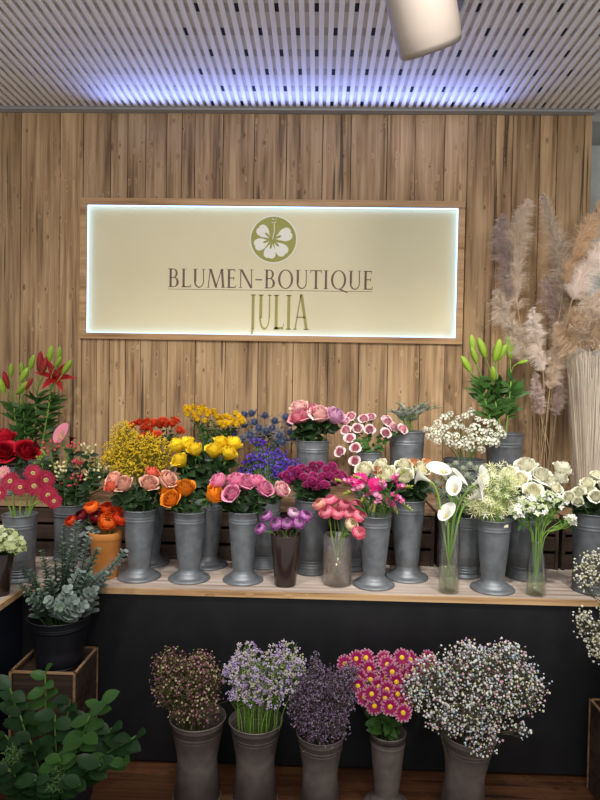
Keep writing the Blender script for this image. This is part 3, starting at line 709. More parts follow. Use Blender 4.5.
def leaves_on(pts, mb, org, n, L, W, r_, lo=.25, hi=.95, droop=-.25, up=.2, m=0, opp=False):
    k0 = 2; K = len(pts) - 1
    for i in range(n):
        t = lo + (hi - lo) * (i + r_.random() * .6) / n; f = k0 + t * (K - k0); a = int(min(f, K - 1)); p = pts[a].lerp(pts[a + 1], f - a)
        ang = r_.uniform(0, 2 * PI) if not opp else i * 2.4
        d = V((math.cos(ang), math.sin(ang), up + r_.uniform(-.3, .4)))
        for s in ((1, -1) if opp == 2 else (1,)):
            dd = V((d.x * s, d.y * s, d.z)); l = L * r_.uniform(.7, 1.15)
            mb.petal(aimY(p - org, dd, V((r_.uniform(-.7, .7), -.9, r_.uniform(0, .9))).normalized()), l, W * l / L, droop, .25, .5, 4, 2, m)
def stemobj(name, cat, v, tip, dirv, bloom, R, label, group, r_, sm=GREEN, sr=.0022, leaf=None, part='bloom', off=0.0, spin=None, spread=.7):
    pts = path(v, tip, dirv, r_, spread); o = root(name, pts[0], label, cat, group)
    b = MB(); b.tube([p - pts[0] for p in pts], [sr] * (len(pts) - 1) + [sr * 1.3], 6); link('stem', b.mesh('stem', sm), o)
    if leaf:
        n, L, W, lm, kw = leaf
        b = MB(); leaves_on(pts, b, pts[0], n, L, W, r_, **kw); link('leaves', b.mesh('leaves', lm), o)
    M = Matrix.Translation(tip - pts[0]) @ aim(dirv, r_.random() * 6 if spin is None else spin) @ Matrix.Scale(R, 4) @ Matrix.Translation((0, 0, off))
    link(part, bloom, o, M); return o
def bunch(key, name, cat, items, noun, where, blooms, r0=.0, facecam=.35, upw=.8, outw=.6, cb=.7, seed=1, dscale=1.1, group=None, sort=True, labels=True, **kw):
    """items: (px, py, size px, bloom key, [label colour])"""
    v = VZ[key]; r_ = random.Random(seed); my = sum(i[1] for i in items) / len(items); n = len(items)
    order = sorted(range(n), key=lambda i: (items[i][0], items[i][1])); out = []
    for rank, idx in enumerate(order):
        px, py, sz, bk, adj = items[idx]
        D = v.D - max(-.10, min(.09, (py - my) / F * v.D * dscale)) + r_.uniform(-.008, .008) - .015
        c = at(px, py, D); R = sz / 2 * (.92 if noun == 'gerbera' else 1.24) * D / F
        out_ = V((c.x - v.rim.x, c.y - v.rim.y, 0)) * (1 / max(.05, v.r * 1.5))
        if out_.length > 1: out_.normalize()
        d = (out_ * outw + V((0, 0, upw)) + V((-c.x * .3, -1, 0)) * facecam + V((r_.uniform(-.15, .15), r_.uniform(-.15, .15), 0))).normalized()
        tip = c - d * R * cb
        if labels and n <= 12:
            lab = f"{adj} {noun}, {ORD[rank] if rank < n - 1 or n < 3 else 'rightmost'}{' from left' if 0 < rank < n - 1 or (n == 2 and rank) else ''} of the {NUM[n]} in {where}"
        else: lab = f"{adj} {noun} in {where}"
        me = blooms[bk][idx % len(blooms[bk])] if isinstance(blooms[bk], list) else blooms[bk]
        out.append(stemobj(name, cat, v, tip, d, me, R, lab, group or f"{noun}s in {where}", r_, **kw))
    return out

def roses(name, c, c2, opn=1.0, **k):
    m = petalm(name, [x * .86 for x in c], [min(255, x * 1.03) for x in c2], lo=.2, hi=.85, **{'transl': .18, **k}); return [rose_me(name + str(i), m, 22, opn * (.8 + .3 * i), 10 + i) for i in range(2)]  # bases darkened, tips lightened: shading between petals put into the colour
RL = (5, .05, .034, LEAFD, {})
def rl(n=5, L=.05, m=None): return (n + 4, L * 1.15, L * .78, m or LEAFD, {'lo': .0, 'hi': .86})
bl = {}
bl['ye'] = roses('yellow rose petals', (246, 196, 16), (254, 224, 56), .9)
bl['or'] = roses('orange rose petals', (240, 128, 24), (250, 160, 48), .9)
bl['pe'] = roses('peach rose petals', (250, 160, 134), (255, 206, 184), .9)
bl['co'] = roses('coral rose petals', (220, 84, 60), (238, 128, 100), .9)
bl['li'] = roses('lilac pink rose petals', (216, 100, 150), (244, 166, 196), .9)
bl['bi'] = roses('white and pink rose petals', (222, 66, 110), (244, 214, 214), 1.0)
bl['pp'] = roses('pale pink rose petals', (236, 166, 164), (250, 216, 208), 1.1)
bl['dp'] = roses('deep pink rose petals', (214, 106, 132), (236, 156, 172), 1.0)
bl['lp'] = roses('lilac rose petals', (212, 144, 192), (236, 188, 218), 1.0)
bl['rd'] = roses('dark red rose petals', (170, 10, 32), (200, 22, 48), 1.1, transl=.12)
bl['cr'] = roses('cream rose petals', (250, 240, 190), (254, 250, 226), 1.0)
bl['br'] = roses('peach brown rose petals', (206, 140, 92), (224, 168, 120), 1.1)
bl['wh'] = roses('creamy white rose petals', (250, 244, 200), (254, 252, 234), 1.2)
bl['sp'] = roses('pink hearted spray rose petals', (240, 70, 130), (254, 226, 226), 1.2)
bl['cs'] = roses('cream spray rose petals', (244, 240, 200), (252, 250, 228), 1.2)

bunch('redrose', 'rose', 'rose', [(5, 438, 20, 'rd', 'dark red'), (4, 453, 22, 'rd', 'dark red'), (27, 452, 22, 'rd', 'dark red')], 'rose', 'the corner bucket', bl, leaf=rl(6), facecam=.5, seed=2)
bunch('yellowrose', 'rose', 'rose', [(177, 446, 17, 'ye', 'yellow'), (187, 444, 16, 'ye', 'yellow'), (195, 450, 16, 'ye', 'yellow'), (180, 461, 17, 'ye', 'yellow'), (214, 451, 17, 'ye', 'yellow'), (221, 443, 15, 'ye', 'yellow'), (229, 454, 16, 'ye', 'yellow'), (234, 444, 16, 'ye', 'yellow')], 'rose', 'the vase behind the orange roses', bl, leaf=rl(9, .06), seed=3, facecam=.1, upw=1)
bunch('peachrose', 'rose', 'rose', [(114, 480, 16, 'pe', 'peach'), (124, 485, 18, 'pe', 'peach'), (111, 487, 13, 'co', 'coral'), (149, 484, 18, 'pe', 'peach'), (152, 474, 15, 'co', 'coral'), (167, 480, 19, 'pe', 'peach')], 'rose', 'the vase beside the ranunculus pot', bl, leaf=rl(7, .05), seed=4)
bunch('orangerose', 'rose', 'rose', [(185, 489, 20, 'or', 'orange'), (171, 500, 19, 'or', 'orange'), (214, 495, 20, 'or', 'orange'), (166, 490, 13, 'or', 'small orange')], 'rose', 'the front zinc vase', bl, leaf=rl(5, .045), seed=5)
bunch('lilacrose', 'rose', 'rose', [(219, 482, 18, 'li', 'lilac pink'), (232, 494, 18, 'li', 'lilac pink'), (236, 481, 18, 'li', 'lilac pink'), (247, 483, 19, 'li', 'lilac pink'), (257, 482, 16, 'li', 'lilac pink'), (264, 489, 18, 'li', 'pale edged pink'), (281, 490, 17, 'bi', 'white and red pink')], 'rose', 'the vase beside brown glass', bl, leaf=rl(6, .05), seed=6)
bunch('pinkrose', 'rose', 'rose', [(299, 409, 18, 'pp', 'pale pink'), (303, 416, 18, 'dp', 'deep pink'), (312, 411, 16, 'dp', 'deep pink'), (320, 415, 20, 'pp', 'pale pink'), (335, 417, 19, 'lp', 'lilac'), (297, 418, 15, 'dp', 'deep pink')], 'rose', 'the bucket on the crates', bl, leaf=rl(8, .06), seed=7)
bunch('creamrose', 'rose', 'rose', [(364, 471, 18, 'cr', 'cream'), (381, 466, 15, 'cr', 'cream'), (387, 475, 19, 'cr', 'cream'), (404, 466, 16, 'cr', 'cream'), (404, 477, 18, 'cr', 'cream'), (421, 470, 18, 'cr', 'cream'), (414, 464, 12, 'br', 'tan'), (428, 465, 13, 'br', 'tan'), (379, 471, 11, 'br', 'small peach')], 'rose', 'the vase behind the freesias', bl, leaf=rl(7, .055), seed=8)
bunch('whiterose', 'rose', 'rose', [(526, 467, 20, 'wh', 'creamy white'), (541, 477, 20, 'wh', 'creamy white'), (562, 470, 18, 'wh', 'creamy white'), (520, 480, 17, 'wh', 'creamy white'), (533, 492, 18, 'wh', 'creamy white'), (550, 483, 16, 'wh', 'creamy white'), (560, 479, 15, 'wh', 'creamy white'), (510, 474, 15, 'wh', 'creamy white'), (556, 489, 12, 'wh', 'small white')], 'rose', 'the wide bucket', bl, leaf=rl(6, .055), seed=9, spread=.8)
bunch('creamspray', 'rose', 'rose', [(569, 497, 11, 'cs', 'small cream'), (579, 493, 12, 'cs', 'small cream'), (578, 502, 10, 'cs', 'small cream'), (596, 497, 13, 'cs', 'cream'), (587, 484, 13, 'cs', 'cream'), (596, 476, 12, 'cs', 'cream'), (604, 486, 12, 'cs', 'cream'), (590, 491, 10, 'cs', 'small cream'), (609, 498, 12, 'cs', 'cream')], 'spray rose', 'the end bucket', bl, leaf=(9, .055, .03, LEAFD, {'lo': 0, 'hi': .9}), seed=10)

# ranunculus
rn = {'o': [ran_me('orange ranunculus', petalm('orange ranunculus petals', (226, 74, 12), (252, 136, 52)), core=plain('dark flower heart', (60, 40, 20)))],
      'o2': [ran_me('red orange ranunculus', petalm('red orange ranunculus petals', (214, 46, 14), (236, 84, 34)), seed=5, core=plain('dark flower heart', (60, 40, 20)))],
      'r': [ran_me('dark red ranunculus', petalm('dark red ranunculus petals', (92, 6, 20), (122, 14, 32), transl=.15), seed=2)],
      'p': [ran_me('purple ranunculus', petalm('purple ranunculus petals', (136, 52, 134), (214, 144, 208)), seed=3)],
      'pl': [ran_me('pale lilac ranunculus', petalm('pale lilac ranunculus petals', (196, 140, 186), (232, 204, 222)), seed=4)],
      'k': [ran_me('pink ranunculus', petalm('pink ranunculus petals', (226, 84, 122), (252, 160, 180)), seed=6)],
      'k2': [ran_me('blush ranunculus', petalm('blush ranunculus petals', (238, 150, 134), (250, 190, 174)), seed=7)],
      'k3': [ran_me('cream ranunculus', petalm('cream ranunculus petals', (216, 190, 146), (240, 222, 196)), seed=8)]}
bunch('orangeran', 'ranunculus', 'ranunculus', [(91, 506, 15, 'o', 'orange'), (80, 515, 13, 'r', 'dark red'), (96, 516, 13, 'r', 'dark red'), (70, 520, 12, 'o2', 'red orange'), (108, 520, 18, 'o', 'large orange'), (121, 517, 15, 'o2', 'red orange'), (107, 507, 13, 'o2', 'red orange'), (119, 506, 13, 'o2', 'red orange')], 'ranunculus', 'the orange pot', rn, cb=.8, facecam=.5, seed=11, sr=.0018, group='ranunculus in the orange pot')
bunch('purpran', 'ranunculus', 'ranunculus', [(266, 515, 12, 'p', 'purple'), (276, 523, 13, 'p', 'purple'), (260, 528, 11, 'p', 'purple'), (287, 523, 12, 'p', 'purple'), (299, 522, 13, 'p', 'purple'), (306, 515, 13, 'p', 'purple'), (294, 512, 12, 'pl', 'pale lilac')], 'ranunculus', 'the brown glass vase', rn, cb=.8, facecam=.5, seed=12, sr=.002, sm=PSTEM, group='ranunculus in the brown glass vase')
bunch('pinkran', 'ranunculus', 'ranunculus', [(319, 503, 14, 'k2', 'blush'), (330, 499, 14, 'k', 'pink'), (326, 511, 14, 'k', 'pink'), (338, 512, 14, 'k', 'pink'), (345, 504, 14, 'k', 'pink'), (349, 513, 12, 'k', 'pink'), (358, 505, 14, 'k', 'pink'), (360, 515, 14, 'k', 'pink'), (352, 524, 13, 'k3', 'cream'), (359, 532, 13, 'k', 'pink')], 'ranunculus', 'the smoky glass cylinder', rn, cb=.8, facecam=.5, seed=13, sr=.002, sm=PSTEM, group='ranunculus in the smoky glass cylinder', spread=.6)

# gerberas
gb1 = gerb_me('pink gerbera', petalm('pink gerbera petals', (224, 120, 136), (172, 34, 68), lo=.1, hi=.6), plain('gerbera heart', (150, 146, 70), .8), petalm('gerbera ring', (230, 200, 150)))
gb2 = gerb_me('blush gerbera', petalm('blush gerbera petals', (240, 200, 200), (236, 160, 170), lo=.25, hi=.6), plain('gerbera heart', (150, 146, 70), .8), petalm('gerbera ring', (230, 200, 150)))
gb3 = gerb_me('magenta gerbera', petalm('magenta gerbera petals', (232, 60, 150), (224, 36, 132), lo=.25, hi=.6), petalm('gerbera magenta heart', (200, 60, 120)), petalm('gerbera magenta ring', (236, 110, 170)), rings=((30, 1.0, .2, -.05, 0), (30, .85, .18, .05, .05), (30, .65, .15, .15, .08), (28, .42, .10, .3, .10)))
gg = {'a': gb1, 'b': gb2, 'm': gb3}
bunch('gerbera', 'gerbera', 'gerbera', [(10, 481, 22, 'a', 'pink'), (34, 486, 23, 'a', 'pink'), (46, 480, 23, 'a', 'pink'), (33, 473, 20, 'a', 'pink'), (48, 495, 22, 'a', 'pink'), (20, 487, 19, 'a', 'pink'), (54, 501, 18, 'a', 'pink'), (3, 472, 16, 'b', 'blush'), (-1, 493, 18, 'a', 'dark pink')], 'gerbera', 'the bench corner bucket', gg, cb=.1, facecam=1.3, upw=.35, outw=.8, seed=14, sr=.003, sm=PSTEM, leaf=None, dscale=1.6)
bunch('freesia', 'gerbera', 'gerbera', [(358, 479, 22, 'm', 'magenta'), (376, 484, 22, 'm', 'magenta')], 'gerbera', 'the vase of freesias', gg, cb=.1, facecam=.7, upw=.8, outw=.2, seed=15, sr=.003, dscale=1)

# chrysanthemums and other button flowers: sprays carrying several heads
def spray(key, name, cat, pts, noun, where, me, seed, per=5, leafm=LEAFM, sm=DSTEM, nl=10, L=.035, W=.02, facecam=.4, upw=.8, part='flower_head', group=None, dsc=1.1, sr=.0016, depth=.04, cb=.3):
    """pts: (px, py, size) heads, grouped into sprays by nearness"""
    v = VZ[key]; r_ = random.Random(seed); my = sum(p[1] for p in pts) / len(pts)
    pts = sorted(pts); grp = [pts[i:i + per] for i in range(0, len(pts), per)]; n = len(grp)
    for gi, g in enumerate(grp):
        heads = []
        for px, py, sz in g:
            D = v.D - max(-.12, min(.12, (py - my) / F * v.D * dsc)) + r_.uniform(-depth, depth) * .5
            c = at(px, py, D); R = sz / 2 * 1.15 * D / F
            o = V((c.x - v.rim.x, c.y - v.rim.y, 0)) * (1 / (v.r * 2)); o = o.normalized() if o.length > 1 else o
            d = (o * .6 + V((0, 0, upw)) + V((0, -1, 0)) * facecam + V((r_.uniform(-.2, .2), r_.uniform(-.2, .2), 0))).normalized(); heads.append((c, R, d))
        mid = sum((h[0] for h in heads), V((0, 0, 0))) / len(heads)
        fork = v.rim.lerp(mid, .5) if mid.z > v.rim.z else v.rim.lerp(mid, .3) + V((0, 0, .03))
        p0 = path(v, fork, (fork - v.rim).normalized() if (fork - v.rim).length > .01 else V((0, 0, 1)), r_)
        if n > 1: lab = f"{noun}, {ORD[gi] if gi < n - 1 else 'rightmost'}{' from left' if 0 < gi < n - 1 else ''} of the {NUM[n]} sprays in {where}"
        else: lab = f"{noun} in {where}"
        o = root(name, p0[0], lab, cat, group or f"{noun} sprays in {where}"); b = MB(); b.tube([p - p0[0] for p in p0], sr * 1.3, 5); lb = MB()
        for c, R, d in heads:
            tp = c - d * R * cb; q = bez(fork, fork + V((0, 0, .3)) * (tp - fork).length, tp - d * .4 * (tp - fork).length, tp, 4); b.tube([x - p0[0] for x in q], sr * .8, 4)
            if nl: leaves_on([q[0], q[0]] + q, lb, p0[0], max(1, nl // len(heads)), L, W, r_, lo=0, hi=.75)
            link(part, me, o, Matrix.Translation(tp - p0[0]) @ aim(d, r_.random() * 6) @ Matrix.Scale(R, 4))
        if nl: leaves_on(p0, lb, p0[0], nl // 2 + 2, L * 1.3, W * 1.3, r_, lo=.1, hi=1)
        link('stem', b.mesh('stem', sm), o)
        if nl: link('leaves', lb.mesh('leaves', leafm), o)
def z2(l, ox, oy, k, s): return [(ox + a / k, oy + c / k, s) for a, c in l]
om = pom_me('orange chrysanthemum', petalm('orange chrysanthemum petals', (214, 72, 30), (228, 96, 50)), 60, .55, .5)
spray('orangemum', 'chrysanthemum_spray', 'chrysanthemum', z2([(155, 130), (185, 127), (215, 132), (265, 138), (300, 123), (318, 162), (240, 142), (130, 142), (172, 190), (225, 180), (200, 158), (178, 150), (290, 135), (250, 125)], 100, 390, 4, 11), 'orange chrysanthemum', 'the bucket behind yellow gypsophila', om, 21, 5, LEAFD, nl=18)
ym = pom_me('yellow button', petalm('yellow button petals', (236, 196, 20), (240, 206, 40)), 40, .8, .45)
yl = [(345, 85), (360, 75), (375, 92), (350, 100), (395, 75), (410, 68), (425, 80), (440, 90), (455, 85), (400, 95), (380, 105), (430, 100), (345, 70), (372, 68), (408, 82), (460, 100), (475, 120), (490, 110), (505, 105), (520, 112), (540, 95), (555, 105), (565, 115), (480, 135), (500, 130), (515, 135), (530, 122), (550, 125), (570, 128), (545, 140), (495, 145), (470, 108), (420, 125), (390, 118)]
spray('yellowmum', 'button_flower_spray', 'button flower', z2(yl, 100, 390, 4, 8), 'yellow button flower', 'the bucket behind yellow roses', ym, 22, 5, LEAFM, nl=24, upw=1.2, facecam=.2, L=.03, W=.012)
sm_ = pom_me('magenta button', petalm('magenta button petals', (150, 34, 96), (190, 70, 134)), 56, .8, .42)
ml = [(365, 320), (345, 340), (385, 325), (450, 300), (430, 320), (480, 300), (530, 305), (505, 318), (415, 350), (450, 345), (490, 345), (430, 380), (465, 390), (540, 330), (570, 340), (585, 362), (545, 365), (500, 380), (370, 355), (400, 340), (462, 322), (520, 345), (482, 365), (350, 367), (447, 365), (560, 355), (405, 312), (330, 345)]
spray('santini', 'chrysanthemum_spray', 'chrysanthemum', z2(ml, 200, 390, 4, 10), 'magenta button chrysanthemum', 'the ringed bucket', sm_, 23, 4, LEAFD, nl=16)
th = thistle_me('blue thistle', petalm('thistle blue', (84, 98, 134), (120, 132, 166)), petalm('thistle bracts', (92, 108, 134), (112, 124, 150)))
tl = [(205, 90), (260, 98), (215, 125), (175, 135), (290, 148), (200, 180), (165, 195), (265, 162), (318, 178), (360, 130), (362, 165), (345, 105), (175, 95), (375, 188), (330, 205), (235, 150), (135, 170), (300, 120)]
spray('thistle', 'thistle_spray', 'thistle', z2(tl, 200, 390, 4, 13), 'blue thistle', 'the bucket behind purple statice', th, 24, 4, petalm('thistle leaf', (70, 88, 86)), nl=14, L=.03, W=.01, cb=.6)
gt = thistle_me('green thistle', petalm('green thistle', (184, 192, 170), (206, 212, 192)), petalm('green thistle bracts', (146, 160, 134), (184, 192, 168)))
gl_ = [(448, 466), (456, 463), (463, 468), (470, 464), (477, 468), (484, 466), (440, 470), (490, 470), (452, 474), (468, 475), (437, 482), (443, 492), (450, 500), (432, 490), (460, 500), (440, 503), (470, 490), (480, 500)]
spray('greenthistle', 'thistle_spray', 'thistle', [(a, c, 11) for a, c in gl_], 'grey green thistle', 'the bucket behind the callas', gt, 25, 4, petalm('grey green leaf', (84, 100, 74)), nl=22, L=.035, W=.012, cb=.6)
sr_ = bl['sp'][1]
rl_ = [(205, 108), (185, 130), (230, 155), (255, 118), (283, 112), (185, 163), (278, 160), (200, 195), (160, 248), (222, 233), (220, 285), (350, 130), (372, 152), (342, 175), (408, 158), (168, 120), (345, 122)]
spray('sprayrose', 'spray_rose', 'rose', z2(rl_, 300, 390, 4, 10), 'pink and white spray rose', 'the small bucket', sr_, 26, 4, LEAFM, sm=GREEN, nl=8, L=.03, W=.02, facecam=.9, part='bloom', cb=.6)
da = gerb_me('magenta daisy', petalm('magenta daisy petals', (158, 18, 90), (230, 170, 196), lo=.72, hi=1.05), plain('daisy yellow heart', (222, 186, 30), .8), rings=((16, 1.0, .30, -.03, 0), (13, .82, .26, .08, .04)), cr=.26)
dl = [(250, 95), (358, 115), (300, 165), (390, 175), (358, 200), (305, 215), (315, 255), (368, 258), (412, 278), (450, 135), (410, 128), (230, 145), (258, 188), (355, 158), (285, 92), (213, 112), (408, 92), (500, 95), (440, 98), (512, 118), (295, 130), (350, 230), (262, 160), (425, 155), (375, 140), (330, 190), (475, 150), (395, 215), (280, 225), (420, 250), (345, 95), (480, 120)]
spray('daisy', 'daisy_spray', 'daisy', [(280 + a * .3, 630 + c * .3, 16.5) for a, c in dl], 'magenta daisy', 'the footed floor vase', da, 27, 4, LEAFM, sm=GREEN, nl=14, L=.05, W=.026, facecam=1.2, upw=.5, depth=.06)
al = MB(); r_ = random.Random(5)
for k in range(15):
    t = (k + .5) / 15; ph = math.acos(1 - .95 * t); a = k * 2.4; d = V((math.sin(ph) * math.cos(a), math.sin(ph) * math.sin(a), math.cos(ph))); p = d * (.7 + .25 * (k * 7 % 5) / 5); al.tube([V((0, 0, 0)), p], .02, 3, 1, cap=False)
    for j in range(6): al.petal(Matrix.Translation(p) @ aim(d) @ Matrix.Rotation(j * PI / 3, 4, 'Z') @ Matrix.Rotation(.3, 4, 'X'), .34, .2, -.1, .2, .5, 2, 1, 0)
    al.ball(p, .06, 2)
alm = al.mesh('white star umbel', [petalm('star flower white', (240, 240, 222)), GREEN, plain('star flower eye', (150, 156, 96))])
r_ = random.Random(31); apts = []
for (cx_, cy_) in [(104 + 0, 118), (130, 120), (150, 95), (175, 75), (200, 60), (235, 75), (260, 65), (285, 55), (310, 80), (340, 95), (370, 95), (395, 115), (120, 145), (150, 135), (180, 115), (215, 105), (245, 110), (270, 125), (300, 115), (330, 130), (360, 130), (385, 145), (150, 165), (190, 150), (225, 145), (260, 160), (290, 150), (315, 165), (350, 165), (375, 170), (200, 175), (325, 200), (235, 180), (275, 185), (165, 110), (405, 140)]:
    apts.append((400 + cx_ / 4, 400 + cy_ / 4, r_.uniform(7, 12)))
spray('allium', 'star_flower_spray', 'star flower', apts, 'white star flower', 'the dark crate bucket', alm, 31, 3, sm=GREEN, nl=0, facecam=.5, part='flower_head', depth=.08, cb=.0)

# callas
wc = calla_me('white calla', petalm('calla white', (226, 230, 214), (244, 244, 238), transl=.25), petalm('calla spadix', (228, 196, 60)))
pc = calla_me('pink calla', petalm('calla pink', (196, 190, 150), (226, 140, 160), lo=.2, hi=.8), petalm('calla spadix', (228, 196, 60)))
rc_ = calla_me('dark red calla', petalm('calla dark red', (80, 20, 30), (110, 24, 40)), petalm('calla spadix', (228, 196, 60)))
def calla(v, px, py, sz, D, d, me, lab, spin, grp, seed):
    c = at(px, py, D); R = sz * .62 * D / F; d = V(d).normalized()
    return stemobj('calla', 'calla', v, c - d * R * .6, d, me, R, lab, grp, random.Random(seed), sm=PSTEM, sr=.0042, spin=spin, spread=.75)
cw = 'white calla '
G_ = 'white callas in the tall glass cylinder'
v = VZ['calla']
calla(v, 424, 478, 21, 2.44, (-.95, -.25, .55), wc, cw + 'leaning out furthest over the cream rose vase', .6, G_, 1)
calla(v, 444, 475, 19, 2.50, (-.45, -.35, .8), wc, cw + 'facing forward between the outermost and central blooms', 3.6, G_, 2)
calla(v, 459, 484, 18, 2.46, (.2, -.35, .9), wc, cw + 'standing upright in the centre of the callas', 2.6, G_, 3)
calla(v, 478, 481, 18, 2.52, (.75, -.1, .7), wc, cw + 'behind the broad open bloom, pointing to the roses', 0.4, G_, 4)
calla(v, 455, 492, 16, 2.42, (-.3, -.45, .8), wc, cw + 'half open below the central upright bloom', 1.6, G_, 5)
calla(v, 475, 496, 21, 2.41, (.6, -.5, .6), wc, cw + 'wide open and lowest beside the cream spider flowers', 2.2, G_, 6)
calla(v, 446, 519, 17, 2.43, (-.12, -.3, .9), wc, 'short white calla sitting just above the glass rim', 1.0, G_, 7)
calla(VZ['hypericum'], 62, 440, 17, 2.86, (-.1, -.5, .8), pc, 'pink and white calla above the hypericum berries', 1.2, 'callas among the hypericum', 8)
calla(VZ['hypericum'], 38, 446, 12, 2.86, (-.5, -.3, .7), rc_, 'dark red calla between the red roses and the hypericum', 1.2, 'callas among the hypericum', 9)
calla(VZ['hypericum'], 71, 441, 11, 2.90, (.3, -.3, .8), rc_, 'dark red calla behind the pink one', 4.2, 'callas among the hypericum', 10)

# lilies
def lily(key, buds, opens, name, lab, grp, budm, openm, seed, leafm, nl=16, L=.09, fork=None):
    v = VZ[key]; r_ = random.Random(seed)
    mid = sum((b[0] for b in buds), V((0, 0, 0))) / len(buds); fk = fork or v.rim.lerp(mid, .72)
    p0 = path(v, fk, V((0, 0, 1)), r_); o = root(name, p0[0], lab, 'lily', grp); b = MB(); b.tube([p - p0[0] for p in p0], .0042, 6)
    for (tip, d, R, me) in buds:
        d = V(d).normalized(); s = tip; q = bez(fk, fk + V((0, 0, .3)) * (s - fk).length, s - d * .4 * (s - fk).length, s, 4); b.tube([x - p0[0] for x in q], .0025, 5)
        link('bloom' if me in opens else 'bud', me, o, Matrix.Translation(s - p0[0]) @ aim(d, r_.random() * 6) @ Matrix.Scale(R, 4))
    link('stem', b.mesh('stem', PSTEM), o); lb = MB(); leaves_on(p0, lb, p0[0], nl * 2, L, L * .27, r_, lo=.25, hi=1.0, droop=-.25, up=.5); link('leaves', lb.mesh('leaves', leafm), o)
gbud = bud_me('green lily bud', petalm('lily bud green', (150, 182, 60), (176, 202, 84)), 1, .17)
rbud = bud_me('red lily bud', petalm('lily bud red', (120, 64, 44), (158, 36, 36), lo=0, hi=.6), 1, .15)
ropen = lilyopen_me('red lily bloom', petalm('red lily petals', (150, 20, 24), (176, 34, 36)), plain('lily stamen', (120, 60, 30)))
def bd(px, py, D, d, px_len, me, ): R = px_len * D / F; d = V(d).normalized(); return (at(px, py, D) - d * R * .5, d, R, me)
gr = 'green lily stems in the tapered bucket'
lily('lily', [bd(472, 343, 3.2, (-.1, 0, 1), 17, gbud), bd(474, 355, 3.17, (-.3, -.1, .8), 18, gbud), bd(466, 364, 3.15, (-.5, -.1, .8), 19, gbud)], [], 'lily', 'green budded lily furthest from the pampas grass', gr, None, None, 41, LEAFM, 15, .10)
lily('lily', [bd(482, 348, 3.24, (-.35, 0, .9), 22, gbud), bd(493, 374, 3.12, (-.15, -.4, .8), 17, gbud)], [], 'lily', 'green budded lily second from the sign side, one low bud', gr, None, None, 42, LEAFM, 15, .10)
lily('lily', [bd(497, 350, 3.18, (.2, -.1, 1), 23, gbud), bd(502, 352, 3.22, (.45, 0, .9), 19, gbud)], [], 'lily', 'green lily with a pair of plump buds in the middle', gr, None, None, 43, LEAFM, 14, .10)
lily('lily', [bd(509, 347, 3.24, (-.1, 0, 1), 24, gbud), bd(523, 362, 3.2, (.9, -.2, .3), 11, gbud)], [], 'lily', 'green budded lily nearest the pampas grass', gr, None, None, 44, LEAFM, 16, .10)
gr = 'red lily stems in the corner bucket'
lily('redlily', [bd(40, 362, 3.22, (.05, 0, 1), 22, rbud), bd(44, 366, 3.19, (.3, 0, 1), 20, rbud), bd(50, 354, 3.26, (.2, 0, 1), 18, gbud), bd(32, 362, 3.2, (.3, 0, 1), 16, gbud)], [ropen], 'lily', 'tall lily with two closed dark red buds', gr, None, None, 45, LEAFM, 20, .09)
lily('redlily', [bd(55, 374, 3.2, (.35, -.8, .5), 17, ropen), bd(59, 354, 3.25, (.1, 0, 1), 16, gbud), bd(67, 367, 3.2, (.5, 0, .8), 18, gbud), bd(58, 362, 3.2, (.5, 0, .9), 13, gbud)], [ropen], 'lily', 'lily with one open dark red flower', gr, None, None, 46, LEAFM, 20, .09)
lily('redlily', [bd(22, 369, 3.2, (-.1, 0, 1), 15, gbud), bd(24, 375, 3.15, (.5, -.1, .8), 18, gbud), bd(22, 388, 3.12, (.6, -.1, .6), 19, gbud), bd(29, 384, 3.12, (.5, 0, .8), 14, rbud)], [ropen], 'lily', 'lily with green buds leaning toward the red buds', gr, None, None, 47, LEAFM, 20, .09)
lily('redlily', [bd(6, 380, 3.12, (-.2, -.1, .9), 19, rbud), bd(2, 386, 3.1, (-.2, -.1, .9), 17, gbud), bd(11, 370, 3.2, (0, 0, 1), 14, gbud)], [ropen], 'lily', 'lily with a brownish red bud at the picture edge', gr, None, None, 48, LEAFM, 20, .09)

